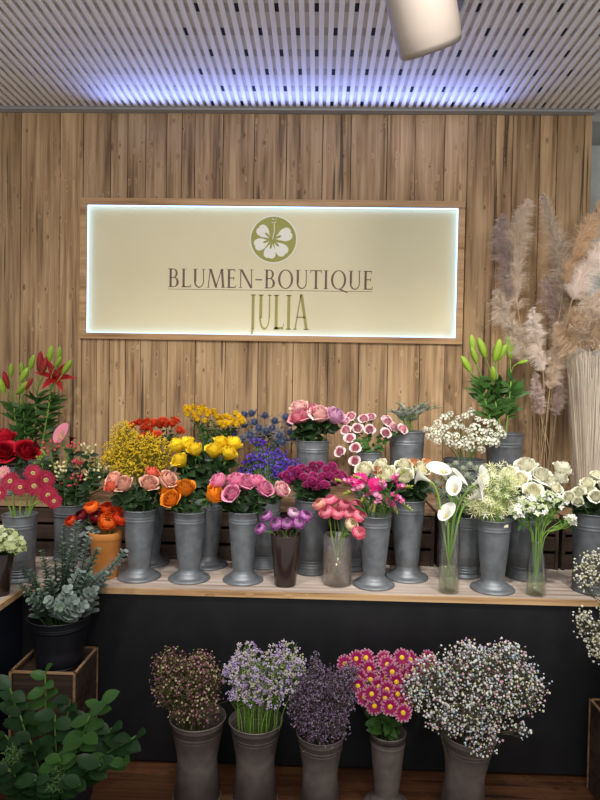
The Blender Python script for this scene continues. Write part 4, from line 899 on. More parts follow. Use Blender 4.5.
# freesias
fm = petalm('freesia petals', (222, 90, 160), (206, 60, 140)); fm2 = petalm('freesia pale petals', (236, 170, 200), (214, 110, 180)); fb_ = petalm('freesia buds', (160, 176, 70), (206, 196, 110))
def freesia(px, py, px2, py2, seed, lab, nf=6, nb=5, pale=False):
    v = VZ['freesia']; r_ = random.Random(seed); D = 2.45 + r_.uniform(-.03, .03); a = at(px, py, D); e = at(px2, py2, D - .02); d = (e - a).normalized()
    p0 = path(v, a, (d + V((0, 0, .6))).normalized(), r_); o = root('freesia', p0[0], lab, 'freesia', 'freesias in the footed vase'); b = MB(); ax = [a.lerp(e, i / 6) + V((0, 0, .012 * math.sin(i / 6 * PI))) for i in range(7)]
    b.tube([p - p0[0] for p in p0 + ax[1:]], .0016, 5); link('stem', b.mesh('stem', GREEN), o); lb = MB(); leaves_on(p0, lb, p0[0], 5, .06, .012, r_, lo=0, hi=.9, up=.8); link('leaves', lb.mesh('leaves', LEAFM), o)
    for i in range(nf):
        p = a.lerp(e, i / (nf + nb)) + V((0, 0, .008)); fd = V((r_.uniform(-.6, .6), -.7, .9)).normalized(); f = MB(); s = .022 * (1 - .05 * i)
        f.lathe([(.06, 0), (.12, .4), (.2, .7)], 6)
        for k in range(6): f.petal(Matrix.Translation((0, 0, .6)) @ Matrix.Rotation(k * PI / 3, 4, 'Z') @ Matrix.Rotation(.7, 4, 'X'), .8, .5, -.05, .4, .3, 3, 2)
        f.ball((0, 0, .8), .12, 1)
        link('bloom', f.mesh('freesia bloom', [fm2 if (pale or i % 3 == 2) else fm, plain('freesia heart', (226, 196, 90))]), o, Matrix.Translation(p - p0[0]) @ aim(fd) @ Matrix.Scale(s, 4))
    b = MB()
    for i in range(nb):
        p = a.lerp(e, (nf + i * 1.0) / (nf + nb)) + V((0, 0, .006)); dd = (d * .5 + V((r_.uniform(-.4, .4), -.2, .8))).normalized(); l = .020 * (1 - .5 * i / nb)
        b.tube([p - p0[0], p - p0[0] + dd * l * .5, p - p0[0] + dd * l], [.002, .0042 * (1 - .4 * i / nb), .001], 6, 0)
    link('buds', b.mesh('buds', fb_), o)
for i, (a, c, e, f, l, pale) in enumerate([(352, 487, 334, 482, 'reaching out over the pink ranunculus', 0), (362, 492, 343, 497, 'low beside the pink ranunculus', 1), (372, 495, 360, 505, 'hanging over the vase front', 0), (378, 500, 374, 515, 'hanging straight down at the vase rim', 1), (384, 492, 380, 478, 'rising under the magenta gerbera', 1), (392, 486, 405, 472, 'rising toward the cream roses', 0), (396, 492, 413, 489, 'stretching sideways toward the callas', 0), (394, 500, 412, 514, 'bending down outermost with yellow green buds', 0), (388, 505, 398, 517, 'dark magenta, low beside the rim', 0), (368, 486, 352, 478, 'partly behind the magenta gerberas', 0)]):
    freesia(a, c, e, f, 60 + i, 'pink freesia spike ' + l, pale=pale)

# silvery speedwell spikes
vm = petalm('speedwell white', (214, 220, 208), (240, 242, 234)); vv = VZ['veronica']
for i, (px, py, l) in enumerate([(334, 84, 'drooping furthest over the spray roses'), (352, 78, 'second to droop over the spray roses'), (372, 84, 'bending over the bucket rim on the sign side'), (400, 48, 'short and upright near the bunch centre'), (437, 84, 'curling downward in the bunch middle'), (425, 66, 'upright, first of the thick clump'), (470, 78, 'short, leaning over the far rim'), (500, 50, 'tall in the dense clump'), (525, 46, 'tallest in the dense clump'), (545, 62, 'leaning out above the star flowers'), (580, 66, 'longest, arching toward the lily bucket')]):
    r_ = random.Random(80 + i); e = at(300 + px / 4, 390 + py / 4, 3.2 + r_.uniform(-.05, .03)); pk = vv.rim.lerp(e, .6) + V((0, 0, .045)); q = bez(vv.rim + (e - vv.rim) * .15, vv.rim + V((0, 0, .07)), pk, e, 8); p0 = [vv.base + V((0, 0, .06))] + q
    o = root('speedwell_spike', p0[0], 'silvery speedwell spike ' + l, 'speedwell', 'speedwell spikes in the crate bucket'); b = MB(); b.tube([p - p0[0] for p in p0], .0018, 5); link('stem', b.mesh('stem', GREEN), o)
    b = MB(); 
    for k in range(110):
        t = .45 + .55 * k / 110; f = t * 8; a = min(7, int(f)); p = q[a].lerp(q[a + 1], f - a); ang = k * 2.4; d = V((math.cos(ang), math.sin(ang), .5)); w = .014 * (1.1 - k / 110)
        b.tube([p - p0[0], p - p0[0] + d * w], [.0016, .0008], 3, 0, cap=False)
    link('flower_spike', b.mesh('flower_spike', vm), o); lb = MB(); leaves_on([p0[0]] + p0, lb, p0[0], 9, .045, .008, r_, lo=.2, hi=.8, up=.6); link('leaves', lb.mesh('leaves', petalm('silver leaf', (98, 116, 96))), o)

# ------------------------------------------------------------------ clouds of tiny blossom (nobody could count them)
def cloud(key, name, cat, label, blobs, floret, mats, n, seed, sm=DSTEM, nst=16, fs=(.0035, .0035), twig=.0006, leaf=None, main=.0012, off=0, partname='blossoms', droop=0):
    """blobs: (px, py, rx px, ry px, D)"""
    v = VZ[key]; r_ = random.Random(seed); o = root(name, v.base + V((0, 0, .05)), label, cat, None, 'stuff'); org = o.location.copy()
    st = MB(); bl_ = MB(); lf = MB(); tot = sum(b[2] * b[3] for b in blobs)
    for (px, py, rx, ry, D) in blobs:
        D += .07 if key in ('wax', 'lilac', 'limonium', 'gyp') else 0
        c = at(px, py, D); RX = rx * D / F; RZ = ry * D / F; RY = min((RX + RZ) * .5, .11); share = rx * ry / tot
        k_ = max(2, int(nst * share)); mains = []
        for i in range(k_):
            e = c + V((r_.uniform(-.6, .6) * RX, r_.uniform(-.6, .6) * RY, r_.uniform(-.3, .5) * RZ)); a = v.rim + V((max(-v.r * .7, min(v.r * .7, (e.x - v.rim.x) * .6)) + r_.uniform(-.25, .25) * v.r, r_.uniform(-.7, .6) * v.r, -.005))
            q = [v.base + V((0, 0, .06))] + bez(a, a + V((0, 0, .35)) * max(.02, (e - a).length), e.lerp(a, .3), e, 6); st.tube([p - org for p in q], [main] * 4 + [main * .6] * 4, 4, 0, cap=False); mains.append(q)
        for i in range(int(n * share)):
            d = V((r_.gauss(0, 1), r_.gauss(0, 1), r_.gauss(0, 1))).normalized(); rad = r_.random() ** .42
            p = c + V((d.x * RX, d.y * RY, d.z * RZ)) * rad * r_.uniform(.88, 1.1)
            q = min(mains, key=lambda q: (q[-1] - p).length_squared) if i % 3 else r_.choice(mains)
            s = q[r_.randint(3, 7)]
            if (s - p).length > .12: s = q[-1]
            mid = s.lerp(p, .55) + V((0, 0, -.012 + droop)); st.tube([s - org, mid - org, p - org], twig, 3, 0, cap=False)
            dd = ((p - c) + V((0, -.02, .04))).normalized(); floret(bl_, p - org, dd, r_.uniform(*fs), r_)
            if leaf and r_.random() < leaf[0]: lf.petal(aimY(mid - org, d + V((0, 0, .4))), leaf[1], leaf[2], -.1, .2, .5, 3, 1)
    link('stems', st.mesh('stems', sm), o); link(partname, bl_.mesh('blossoms', mats), o)
    if leaf: link('leaves', lf.mesh('leaves', leaf[3]), o)
    return o
def f_ball(nm=1):
    def f(b, p, d, s, r_):
        b.ball(p, s, r_.randrange(nm), sq=.9)
    return f
def f_tuft(nm=1, k=4):
    def f(b, p, d, s, r_):
        m = r_.randrange(nm)
        for i in range(k): b.ball(p + V((r_.uniform(-1, 1), r_.uniform(-1, 1), r_.uniform(-1, 1))) * s * 1.6, s * r_.uniform(.6, 1), m)
    return f
def f_star(np_=5, nm=1, w=.6, lift=.3, core=None):
    def f(b, p, d, s, r_):
        m = r_.randrange(nm); A = Matrix.Translation(p) @ aim((d + V((r_.uniform(-.4, .4), r_.uniform(-.6, .2), r_.uniform(-.4, .4)))).normalized(), r_.random() * 6)
        for k in range(np_): b.petal(A @ Matrix.Rotation(k * 2 * PI / np_, 4, 'Z') @ Matrix.Rotation(lift, 4, 'X'), s, s * w, .0, .2, .5 if w < .4 else .3, 2, 1, m)
        if core is not None: b.ball(p, s * .2, core)
    return f
WG = petalm('gypsophila white', (238, 238, 230), transl=.2)
cloud('yellowgyp', 'gypsophila', 'gypsophila', 'cloud of tiny yellow dyed gypsophila in front of orange chrysanthemums', [(132, 452, 29, 22, 2.83), (124, 434, 14, 14, 2.86), (150, 452, 24, 20, 2.8), (116, 458, 15, 14, 2.8), (160, 470, 12, 12, 2.78), (134, 468, 22, 12, 2.76)], f_tuft(2, 3), [petalm('gypsophila yellow', (240, 208, 40)), petalm('gypsophila yellow pale', (222, 196, 60))], 2400, 101, sm=petalm('olive twig', (150, 142, 56)), fs=(.0026, .0042), nst=26, twig=.0005)
cloud('gyp', 'gypsophila', 'gypsophila', 'big cloud of gypsophila tinted white, pink and blue on the floor', [(470, 672, 44, 30, 2.1), (432, 680, 26, 26, 2.08), (415, 690, 16, 20, 2.06), (505, 668, 34, 26, 2.12), (520, 688, 28, 26, 2.1), (480, 705, 42, 26, 2.04), (448, 716, 26, 20, 2.01), (482, 735, 20, 20, 1.99), (470, 652, 14, 12, 2.1), (508, 650, 14, 10, 2.1), (522, 730, 8, 8, 2.0)], f_tuft(6, 1), [WG, petalm('gypsophila cream', (224, 222, 184)), petalm('gypsophila pink', (226, 184, 200)), petalm('gypsophila white cool', (222, 228, 234)), petalm('gypsophila blue', (192, 214, 230)), WG], 3600, 102, sm=petalm('grey green twig', (112, 108, 84)), fs=(.003, .006), nst=40)
cloud('gypside', 'gypsophila', 'gypsophila', 'white gypsophila reaching in from the side over the bench edge', [(592, 572, 20, 22, 2.2), (593, 562, 13, 14, 2.22), (582, 577, 9, 8, 2.18), (594, 632, 20, 22, 2.14), (582, 616, 12, 10, 2.12), (600, 650, 14, 14, 2.14), (625, 600, 26, 40, 2.2), (655, 580, 26, 30, 2.2)], f_ball(2), [WG, petalm('gypsophila cream', (224, 222, 184))], 1100, 103, sm=petalm('grey green twig', (92, 88, 66)), fs=(.003, .005), nst=26)
cloud('wax', 'waxflower', 'waxflower', 'bunch of dusty pink and olive waxflower sprigs above a floor bucket', [(184, 678, 32, 28, 2.12), (168, 665, 18, 20, 2.12), (206, 680, 20, 26, 2.12), (196, 706, 32, 18, 2.08), (163, 690, 12, 16, 2.1), (200, 660, 18, 12, 2.14)], f_star(5, 4, .8, .3), [petalm('wax pink', (172, 110, 132)), petalm('wax pale', (190, 172, 140)), petalm('wax dusky', (120, 76, 92)), petalm('wax olive', (120, 116, 72))], 1500, 104, sm=petalm('wax twig', (104, 98, 62)), fs=(.0028, .005), nst=56, leaf=(.55, .018, .003, petalm('wax needle', (84, 92, 54))))
cloud('lilac', 'sea_lavender', 'sea lavender', 'bunch of pale lilac blossom clusters on green stems in a floor bucket', [(262, 672, 36, 24, 2.12), (240, 676, 18, 22, 2.1), (285, 660, 22, 18, 2.13), (245, 655, 14, 14, 2.14), (264, 692, 34, 14, 2.08), (238, 695, 12, 10, 2.06), (292, 675, 14, 18, 2.1), (230, 668, 9, 10, 2.1)], f_tuft(4, 5), [petalm('lilac pale', (218, 200, 230)), petalm('lilac mid', (192, 166, 216)), petalm('lilac white', (226, 214, 226)), petalm('lilac cream', (206, 204, 170))], 760, 105, sm=PSTEM, fs=(.003, .005), nst=46, main=.0019, leaf=(.12, .03, .006, LEAFL))
cloud('limonium', 'limonium', 'limonium', 'bunch of dull greyish purple limonium in a floor bucket', [(325, 695, 32, 26, 2.08), (306, 705, 20, 24, 2.06), (345, 690, 18, 22, 2.1), (318, 680, 22, 18, 2.1), (324, 724, 28, 18, 2.01), (315, 660, 6, 8, 2.1), (350, 672, 10, 12, 2.1)], f_tuft(4, 2), [petalm('limonium purple', (160, 138, 172)), petalm('limonium dusk', (128, 106, 140)), petalm('limonium grey', (172, 156, 176)), petalm('limonium wine', (126, 90, 116))], 2300, 106, sm=petalm('limonium twig', (112, 104, 100)), fs=(.0022, .004), nst=50)
cloud('statice', 'statice', 'statice', 'bunch of bright violet statice behind the lilac pink roses', [(272, 460, 18, 12, 2.82), (290, 468, 14, 10, 2.8), (255, 463, 14, 10, 2.8), (246, 472, 8, 6, 2.78), (278, 473, 18, 8, 2.77), (257, 443, 9, 5, 2.86), (290, 478, 8, 5, 2.75)], f_star(5, 3, .9, .8), [petalm('statice violet', (92, 56, 176)), petalm('statice blue violet', (74, 50, 158)), petalm('statice bright', (122, 84, 200))], 900, 107, sm=GREEN, fs=(.006, .010), nst=30, main=.0022, leaf=(.15, .03, .008, LEAFM))
cloud('spider', 'spider_flowers', 'spider flower', 'bunch of pale cream spidery flowers beside the callas', [(495, 490, 22, 22, 2.53), (480, 500, 14, 16, 2.5), (508, 488, 14, 18, 2.54), (490, 508, 20, 10, 2.48), (500, 472, 14, 10, 2.56), (473, 506, 8, 8, 2.5)], f_star(6, 3, .15, .5), [petalm('spider cream', (236, 234, 186)), petalm('spider pale', (242, 242, 212)), petalm('spider green', (200, 208, 140))], 330, 108, sm=PSTEM, fs=(.016, .028), nst=24)
b = MB(); v = VZ['spider']
cloud('bouvardia', 'bouvardia', 'bouvardia', 'white bouvardia florets and leaves above the glass bottle', [(530, 503, 13, 8, 2.45), (548, 500, 12, 8, 2.47), (518, 511, 9, 7, 2.43), (540, 510, 12, 6, 2.42), (560, 503, 8, 8, 2.47), (571, 519, 6, 6, 2.42), (545, 497, 6, 5, 2.45)], f_star(4, 2, .7, .15), [petalm('bouvardia white', (240, 240, 232)), petalm('bouvardia green bud', (196, 208, 160))], 300, 109, sm=PSTEM, fs=(.010, .014), nst=12, main=.0018, twig=.0009, leaf=(.35, .035, .014, LEAFM))
cloud('hydrangea', 'viburnum', 'viburnum', 'pale green viburnum head in the brown glass vase at the bench wing', [(7, 541, 17, 12, 2.24), (-6, 540, 14, 14, 2.26), (16, 548, 9, 8, 2.21)], f_star(5, 2, .95, .2), [petalm('viburnum green', (176, 188, 132)), petalm('viburnum pale', (204, 212, 170))], 260, 110, sm=GREEN, fs=(.009, .012), nst=8, leaf=(.1, .05, .03, LEAFM))

# hypericum sprigs: countable
hb = [petalm('berry cream', (222, 212, 160), transl=.1), petalm('berry green', (132, 150, 60), transl=.1), petalm('berry pink', (196, 74, 84), transl=.1)]
v = VZ['hypericum']
for i, (px, py, m, l) in enumerate([(42, 460, 1, 'green berries behind the gerberas'), (51, 447, 2, 'pink berries highest beside the callas'), (56, 466, 0, 'cream berries above the gerberas'), (64, 475, 0, 'cream berries in the middle'), (60, 482, 2, 'pink berries low above the bucket rim'), (74, 447, 2, 'pink berries under the dark red calla'), (80, 463, 2, 'pink berries in the middle'), (90, 450, 0, 'cream berries, highest on the gypsophila side'), (98, 464, 1, 'green berries next to the yellow gypsophila'), (93, 474, 0, 'cream berries low beside the yellow gypsophila'), (104, 470, 0, 'cream berries touching the yellow gypsophila'), (77, 480, 2, 'pink berries lowest above the pot')]):
    r_ = random.Random(120 + i); e = at(px, py, 2.80 + (460 - py) * -.002 * -1 + r_.uniform(-.03, .03)); p0 = path(v, e - V((0, 0, .02)), V((0, 0, 1)), r_); o = root('hypericum_sprig', p0[0], 'hypericum sprig with ' + l, 'hypericum', 'hypericum sprigs in the bucket'); b = MB(); b.tube([p - p0[0] for p in p0], .0017, 5); bb = MB()
    for k in range(11):
        q = e + V((r_.uniform(-1, 1) * .034, r_.uniform(-1, 1) * .03, r_.uniform(-1, 1) * .026)); b.tube([p0[-1] - p0[0], q - p0[0]], .0009, 4); M = Matrix.Translation(q - p0[0])
        bb.lathe([(.001, -.005), (.005, -.002), (.0058, .002), (.004, .007), (.0005, .010)], 8, 0, M @ aim((q - p0[-1]).normalized()))
    link('stem', b.mesh('stem', GREEN), o); link('berries', bb.mesh('berries', hb[m]), o); lb = MB(); leaves_on(p0, lb, p0[0], 22, .05, .024, r_, lo=.0, hi=1.0, up=.3); link('leaves', lb.mesh('leaves', LEAFD), o)
# extra foliage stems in the lower gap of hypericum are carried by the sprigs themselves

# silver leaf sprigs by the ranunculus pot
sv = petalm('dusty silver leaf', (150, 160, 156)); v = VZ['euca']
# eucalyptus
em_ = [petalm('eucalyptus leaf', (98, 118, 104), (120, 138, 124), transl=.15), petalm('eucalyptus silver leaf', (128, 144, 138), (148, 162, 156), transl=.15)]
el = [(64, 526, 0, 'tall thin, behind the ranunculus'), (77, 522, 1, 'tallest silvery'), (88, 538, 1, 'silvery, leaning to the orange pot'), (42, 552, 0, 'upright dark with small leaves'), (97, 550, 0, 'dark green under the orange pot'), (124, 552, 1, 'pale silvery, stretching furthest over the bench edge'), (22, 567, 0, 'fine leaved, nearest the brown glass vase'), (20, 585, 0, 'low drooping, nearest the bench wing'), (30, 600, 0, 'lowest drooping at the bucket rim'), (55, 560, 0, 'dark and short in the bunch middle'), (80, 572, 1, 'broad silvery in the front middle'), (95, 590, 1, 'broad leaved, low over the bucket rim'), (68, 590, 1, 'broad leaved, hanging over the front rim'), (50, 580, 0, 'dark, fan shaped in the front'), (105, 572, 1, 'silvery below the outermost sprig'), (72, 548, 0, 'dark, below the tallest silvery'), (40, 590, 0, 'dense and dark above the front rim'), (84, 606, 1, 'short round leaved at the far rim'), (60, 607, 0, 'short curled over the front rim'), (30, 572, 0, 'dense beside the fine leaved sprig'), (48, 600, 1, 'round leaved at the middle of the rim'), (90, 575, 0, 'dark behind the broad silvery sprig'), (26, 592, 0, 'dense, filling the wing side of the rim'), (74, 600, 1, 'broad leaved and lowest at the front'), (62, 545, 0, 'upright between the two tall tips'), (45, 568, 0, 'upright behind the fan shaped sprig')]
for i, (px, py, m, l) in enumerate(el):
    r_ = random.Random(150 + i); D = 2.27 - (py - 560) * .0022; e = at(px, py, D); low = py > 570
    dd = (e - v.rim).normalized(); p0 = path(v, e, (dd + V((0, 0, -.2 if low else .3))).normalized(), r_, spread=.8)
    o = root('eucalyptus_branch', p0[0], 'eucalyptus branch, ' + l, 'eucalyptus', 'eucalyptus branches in the black bucket'); b = MB(); b.tube([p - p0[0] for p in p0], [.0025] * 3 + [.0018] * (len(p0) - 3), 5); link('stem', b.mesh('stem', DSTEM), o); lb = MB()
    K = len(p0) - 1; L = sum((p0[j + 1] - p0[j]).length for j in range(2, K)); n = max(8, int(L / .011))
    for k in range(n):
        t = k / (n - 1); f = 2 + t * (K - 2.001); a = int(f); p = p0[a].lerp(p0[a + 1], f - a) - p0[0]; s = (.030 if m else .025) * (1.25 - .7 * t) * r_.uniform(.8, 1.2); ang = k * 1.7 + r_.uniform(-.3, .3)
        tang = (p0[a + 1] - p0[a]).normalized(); x = tang.cross(V((0, 1, .1))).normalized(); y = tang.cross(x)
        for sg in (1, -1):
            d = (x * math.cos(ang) + y * math.sin(ang)) * sg + tang * .5; lb.petal(aimY(p, d, tang), s * 1.15, s * 1.1, -.05, .25, .3, 4, 2, 0, base=.3)
    link('leaves', lb.mesh('leaves', em_[m]), o)
# silver senecio sprigs in the ranunculus pot
for i, (px, py, l) in enumerate([(88, 528, 'upright against the dark red ranunculus'), (78, 535, 'leaning out toward the eucalyptus'), (92, 540, 'hanging over the pot rim')]):
    r_ = random.Random(180 + i); vp = VZ['orangeran']; e = at(px, py, 2.50); p0 = path(vp, e, V((-.3, -.2, .9)).normalized(), r_); o = root('senecio_sprig', p0[0], 'silvery senecio sprig ' + l, 'senecio', 'senecio sprigs in the pot'); b = MB(); b.tube([p - p0[0] for p in p0], .0014, 5); link('stem', b.mesh('stem', sv), o); lb = MB(); leaves_on(p0, lb, p0[0], 16, .022, .014, r_, lo=.1, hi=1.0); link('leaves', lb.mesh('leaves', sv), o)

# lemon leaf branches
lm = [petalm('lemon leaf dark', (34, 62, 32), transl=.15, rough=.35, var=.3), petalm('lemon leaf', (58, 96, 42), transl=.2, rough=.35, var=.3)]
v = VZ['salal']
sl = [(45, 672, 'highest, in front of the tall crate'), (10, 688, 'curving up beside the bench wing'), (70, 700, 'large dark, against the crate corner'), (102, 702, 'rising toward the black bench front'), (20, 715, 'broad leaved near the picture edge'), (55, 715, 'mid height below the crate'), (85, 735, 'with a small dried tip'), (112, 728, 'spreading over the floor side'), (136, 736, 'reaching furthest toward the waxflower'), (125, 762, 'low, broad and yellowish'), (100, 765, 'hanging over the bucket rim'), (30, 740, 'dense in the front middle'), (60, 760, 'lowest in the front middle'), (8, 770, 'lowest at the picture edge'), (35, 780, 'low in front of the bucket'), (90, 715, 'upright behind the dried tip'), (5, 735, 'half out of the picture'), (80, 785, 'lowest over the front rim')]
for i, (px, py, l) in enumerate(sl):
    r_ = random.Random(200 + i); D = 1.90 - (py - 700) * .0026 + r_.uniform(-.02, .02); e = at(px, py, D); dd = (e - v.rim).normalized(); p0 = path(v, e, (dd + V((0, 0, .2))).normalized(), r_, spread=.8)
    o = root('lemon_leaf_branch', p0[0], 'lemon leaf branch, ' + l, 'greenery', 'lemon leaf branches in the floor bucket'); b = MB(); b.tube([p - p0[0] for p in p0], .0028, 5); link('stem', b.mesh('stem', GREEN), o); lb = MB(); K = len(p0) - 1
    L = sum((p0[j + 1] - p0[j]).length for j in range(2, K)); n = max(9, int(L / .020))
    for k in range(n):
        t = k / (n - 1); f = 2 + t * (K - 2.001); a = int(f); p = p0[a].lerp(p0[a + 1], f - a) - p0[0]; s = r_.uniform(.045, .068); sg = 1 if k % 2 else -1
        d = V((sg * r_.uniform(.5, 1), r_.uniform(-.8, .1), r_.uniform(-.15, .7))); lb.petal(aimY(p, d, V((r_.uniform(-.3, .3), -.6, 1)).normalized()), s, s * .68, -.12, .22, .5, 6, 2, 0, base=.25)
    link('leaves', lb.mesh('leaves', lm[0 if i % 3 else 1]), o)
# fine green sprig in front of the lemon leaf
fr = cloud('salal', 'fern_sprig', 'fern', 'fine pale green feathery sprig low among the lemon leaves', [(55, 780, 12, 12, 1.74), (12, 758, 10, 10, 1.74)], f_star(3, 1, .25, .3), [petalm('feathery green', (88, 120, 72))], 110, 111, sm=GREEN, fs=(.010, .016), nst=6)

# ------------------------------------------------------------------ pampas grass
PM = petalm('pampas plume', (236, 220, 200), (248, 238, 226), lo=0, hi=1, transl=.35, var=.12, rough=.9); PM2 = petalm('pampas plume mauve', (222, 202, 194), (240, 226, 220), lo=0, hi=1, transl=.35, rough=.9); PM3 = petalm('pampas plume gold', (226, 198, 162), (242, 224, 198), lo=0, hi=1, transl=.35, rough=.9)
STK = petalm('dry stalk', (168, 144, 110), transl=.05, var=.3)
def plume(px_pts, D, wid, mat, lab, seed, grp, v, n=5200, sway=.42, stalk=True, ang=.72):
    """px_pts: tip first, going down to where the plume starts"""
    r_ = random.Random(seed); P = [at(x, y, D + (i * .004)) for i, (x, y) in enumerate(px_pts)][::-1]
    # resample with smooth curve
    C = []
    for i in range(len(P) - 1):
        a = P[max(0, i - 1)]; b_ = P[i]; c = P[i + 1]; d = P[min(len(P) - 1, i + 2)]
        for k in range(6):
            t = k / 6; C.append(.5 * ((2 * b_) + (c - a) * t + (2 * a - 5 * b_ + 4 * c - d) * t * t + (3 * b_ - a - 3 * c + d) * t ** 3))
    C.append(P[-1]); base = v.rim if v else C[0] - V((0, 0, .3)); bot = v.base + V((0, 0, .05)) if v else base
    o = root('pampas_plume', bot, lab, 'pampas grass', grp); org = V(bot)
    st = MB(); rim = base + V((r_.uniform(-.5, .5), r_.uniform(-.3, .3), 0)) * (v.r if v else .01)
    dn = (C[0] - C[1]).normalized(); st.tube([p - org for p in [bot] + bez(rim, rim + V((0, 0, .15)), C[0] + dn * .1, C[0], 6) + C[1:]], [.0028] * 8 + [.0018] * (len(C) - 1), 5); link('stalk', st.mesh('stalk', STK), o)
    b = MB(); K = len(C) - 1
    side = V((r_.uniform(-1, 1), -.2, 0)).normalized()
    cl = [(((k_ + r_.random()) / 90) ** .95, r_.random() * 2 * PI, r_.uniform(.65, 1.35)) for k_ in range(90)]
    for i in range(n):
        ct, cq, cs = cl[r_.randrange(90)]; t = min(.999, max(0, ct + r_.gauss(0, .018))); f = t * (K - .001); a = int(f); p = C[a].lerp(C[a + 1], f - a); tg = (C[a + 1] - C[a]).normalized()
        q = cq + r_.gauss(0, .35); x = tg.cross(V((.2, .9, .1))).normalized(); y = tg.cross(x); nrm = x * math.cos(q) + y * math.sin(q)
        env = math.sin(PI * min(1, t * .92 + .1)) ** .6 * (1 - .55 * t)
        l = wid * (2.8 * env + .35) * cs * r_.uniform(.45, 1.1); w = .0012
        sd = (tg * math.cos(ang * 1.1) + nrm * math.sin(ang) * r_.uniform(.4, 1.2)).normalized()
        p1 = p + sd * l * .5; p2 = p + sd * l + nrm * l * .12 + V((0, 0, -1)) * l * sway; wv = sd.cross(nrm + V((r_.uniform(-1, 1), r_.uniform(-1, 1), r_.uniform(-1, 1))) * .6).normalized() * w
        b.add([p - wv * .6 - org, p + wv * .6 - org, p1 + wv - org, p1 - wv - org, p2 + wv * .3 - org, p2 - wv * .3 - org], [(0, 1, 2, 3), (3, 2, 4, 5)], 0, [0, 0, .6, .6, 1, 1])
        if i % 2 == 0:  # side hairs
            for s in (.35, .6, .8):
                h = p.lerp(p2, s); hd = (sd + V((r_.uniform(-1, 1), r_.uniform(-1, 1), r_.uniform(-1, 1))) * .8).normalized(); b.add([h - wv * .5 - org, h + wv * .5 - org, h + hd * l * .25 - org], [(0, 1, 2)], 0, [.4, .4, 1])
    link('feather', b.mesh('feather', mat), o)
v = VZ['pampas']; G_ = 'pampas plumes in the bucket by the wall'
plume([(503, 214), (501, 235), (506, 262), (511, 300)], 3.32, .034, PM2, 'mauve pampas plume, outermost on the sign side', 301, G_, v)
plume([(528, 200), (519, 222), (516, 255), (518, 310)], 3.28, .038, PM, 'tall beige pampas plume beside the mauve one', 302, G_, v)
plume([(543, 194), (552, 222), (561, 255), (562, 285), (560, 312)], 3.3, .040, PM, 'tallest pampas plume, curving toward the concrete wall', 303, G_, v)
plume([(497, 290), (503, 312), (516, 335), (532, 362)], 3.22, .036, PM, 'pale pampas plume leaning low above the lily buds', 304, G_, v)
plume([(533, 308), (535, 325), (538, 345), (543, 372)], 3.18, .028, petalm('pampas white', (244, 232, 222), (252, 246, 240), lo=0, hi=1, transl=.35), 'short whitish pampas plume in the front middle', 305, G_, v)
plume([(557, 322), (557, 345), (554, 368), (550, 390)], 3.2, .026, PM, 'short pampas plume beside the cellophane wrap', 306, G_, v)
plume([(546, 276), (550, 290), (556, 310), (556, 330)], 3.34, .030, PM2, 'small mauve plume behind the middle of the bunch', 307, G_, v)
plume([(606, 196), (592, 222), (576, 252), (565, 285)], 3.26, .044, PM3, 'large golden plume leaning out past the wall edge', 308, G_, v)
plume([(612, 235), (598, 255), (583, 275), (572, 300)], 3.2, .046, petalm('pampas white', (244, 232, 222), (252, 246, 240), lo=0, hi=1, transl=.35), 'broad whitish plume near the concrete wall', 309, G_, v)
plume([(535, 372), (537, 388), (539, 402), (541, 416)], 3.2, .022, PM2, 'low brownish plume just above the stalks', 310, G_, v, n=2600)
plume([(561, 378), (560, 392), (558, 404), (556, 416)], 3.22, .020, PM2, 'low brownish plume against the cellophane', 311, G_, v, n=2600)
plume([(570, 280), (574, 300), (572, 320), (566, 345)], 3.3, .038, PM3, 'tan plume behind the cellophane opening', 312, G_, v)
# cellophane wrapped bundle
wp = at(589, 470, 3.12); wb_ = root('wrapped_pampas', (wp.x, 3.12, KZ), 'cellophane sleeve full of pale pampas stalks beside the plume bucket', 'pampas grass')
b = MB(); h0 = at(589, 351, 3.12).z - KZ; r0 = .075; vs = []; n = 48; rows_ = 14
for j in range(rows_ + 1):
    t = j / rows_
    for k in range(n):
        a = 2 * PI * k / n; rr = (.060 + (.118 - .060) * t ** .7) * (1 + .05 * math.sin(a * 9 + j * .4) + .03 * math.sin(a * 17 - j)); zz = h0 * t + (.012 * math.sin(a * 7) if j == rows_ else 0); vs.append((rr * math.cos(a), rr * .8 * math.sin(a), zz + .002))
b.add(vs, [(j * n + k, j * n + (k + 1) % n, (j + 1) * n + (k + 1) % n, (j + 1) * n + k) for j in range(rows_) for k in range(n)])
link('sleeve', b.mesh('sleeve', glassm('cellophane', (.98, .98, .97), .10,   .40, .16, .20, (.9, .86, .8))), wb_)
r_ = random.Random(9); b = MB()
for k in range(420):
    a = r_.random() * 2 * PI; q = r_.random() ** .5; x0, y0 = q * .045 * math.cos(a), q * .035 * math.sin(a); x1, y1 = q * .105 * math.cos(a + r_.uniform(-.3, .3)), q * .08 * math.sin(a); zt = h0 * r_.uniform(.75, 1.02)
    m_ = V(((x0 + x1) / 2 + r_.uniform(-.006, .006), (y0 + y1) / 2, zt * .5)); b.tube([V((x0, y0, .01)), m_, V((x1, y1, zt))], [.003, .0036, .003], 3, r_.randrange(2), cap=False)
tag(link('stalks', b.mesh('stalks', [petalm('pale dry stalks', (226, 204, 174), transl=.2), petalm('paler dry stalks', (240, 224, 200), transl=.2)]), wb_), None, None, None, 'stuff')
G_ = 'plumes standing out of the cellophane sleeve'
class Q: pass
q = Q(); q.r = .06; q.rim = V((wp.x, 3.12, KZ + h0 - .08)); q.base = V((wp.x, 3.12, KZ + .02)); q.h = h0
plume([(588, 300), (574, 318), (568, 335), (582, 356)], 3.12, .036, PM3, 'golden plume drooping over the cellophane edge', 321, G_, q, sway=.5)
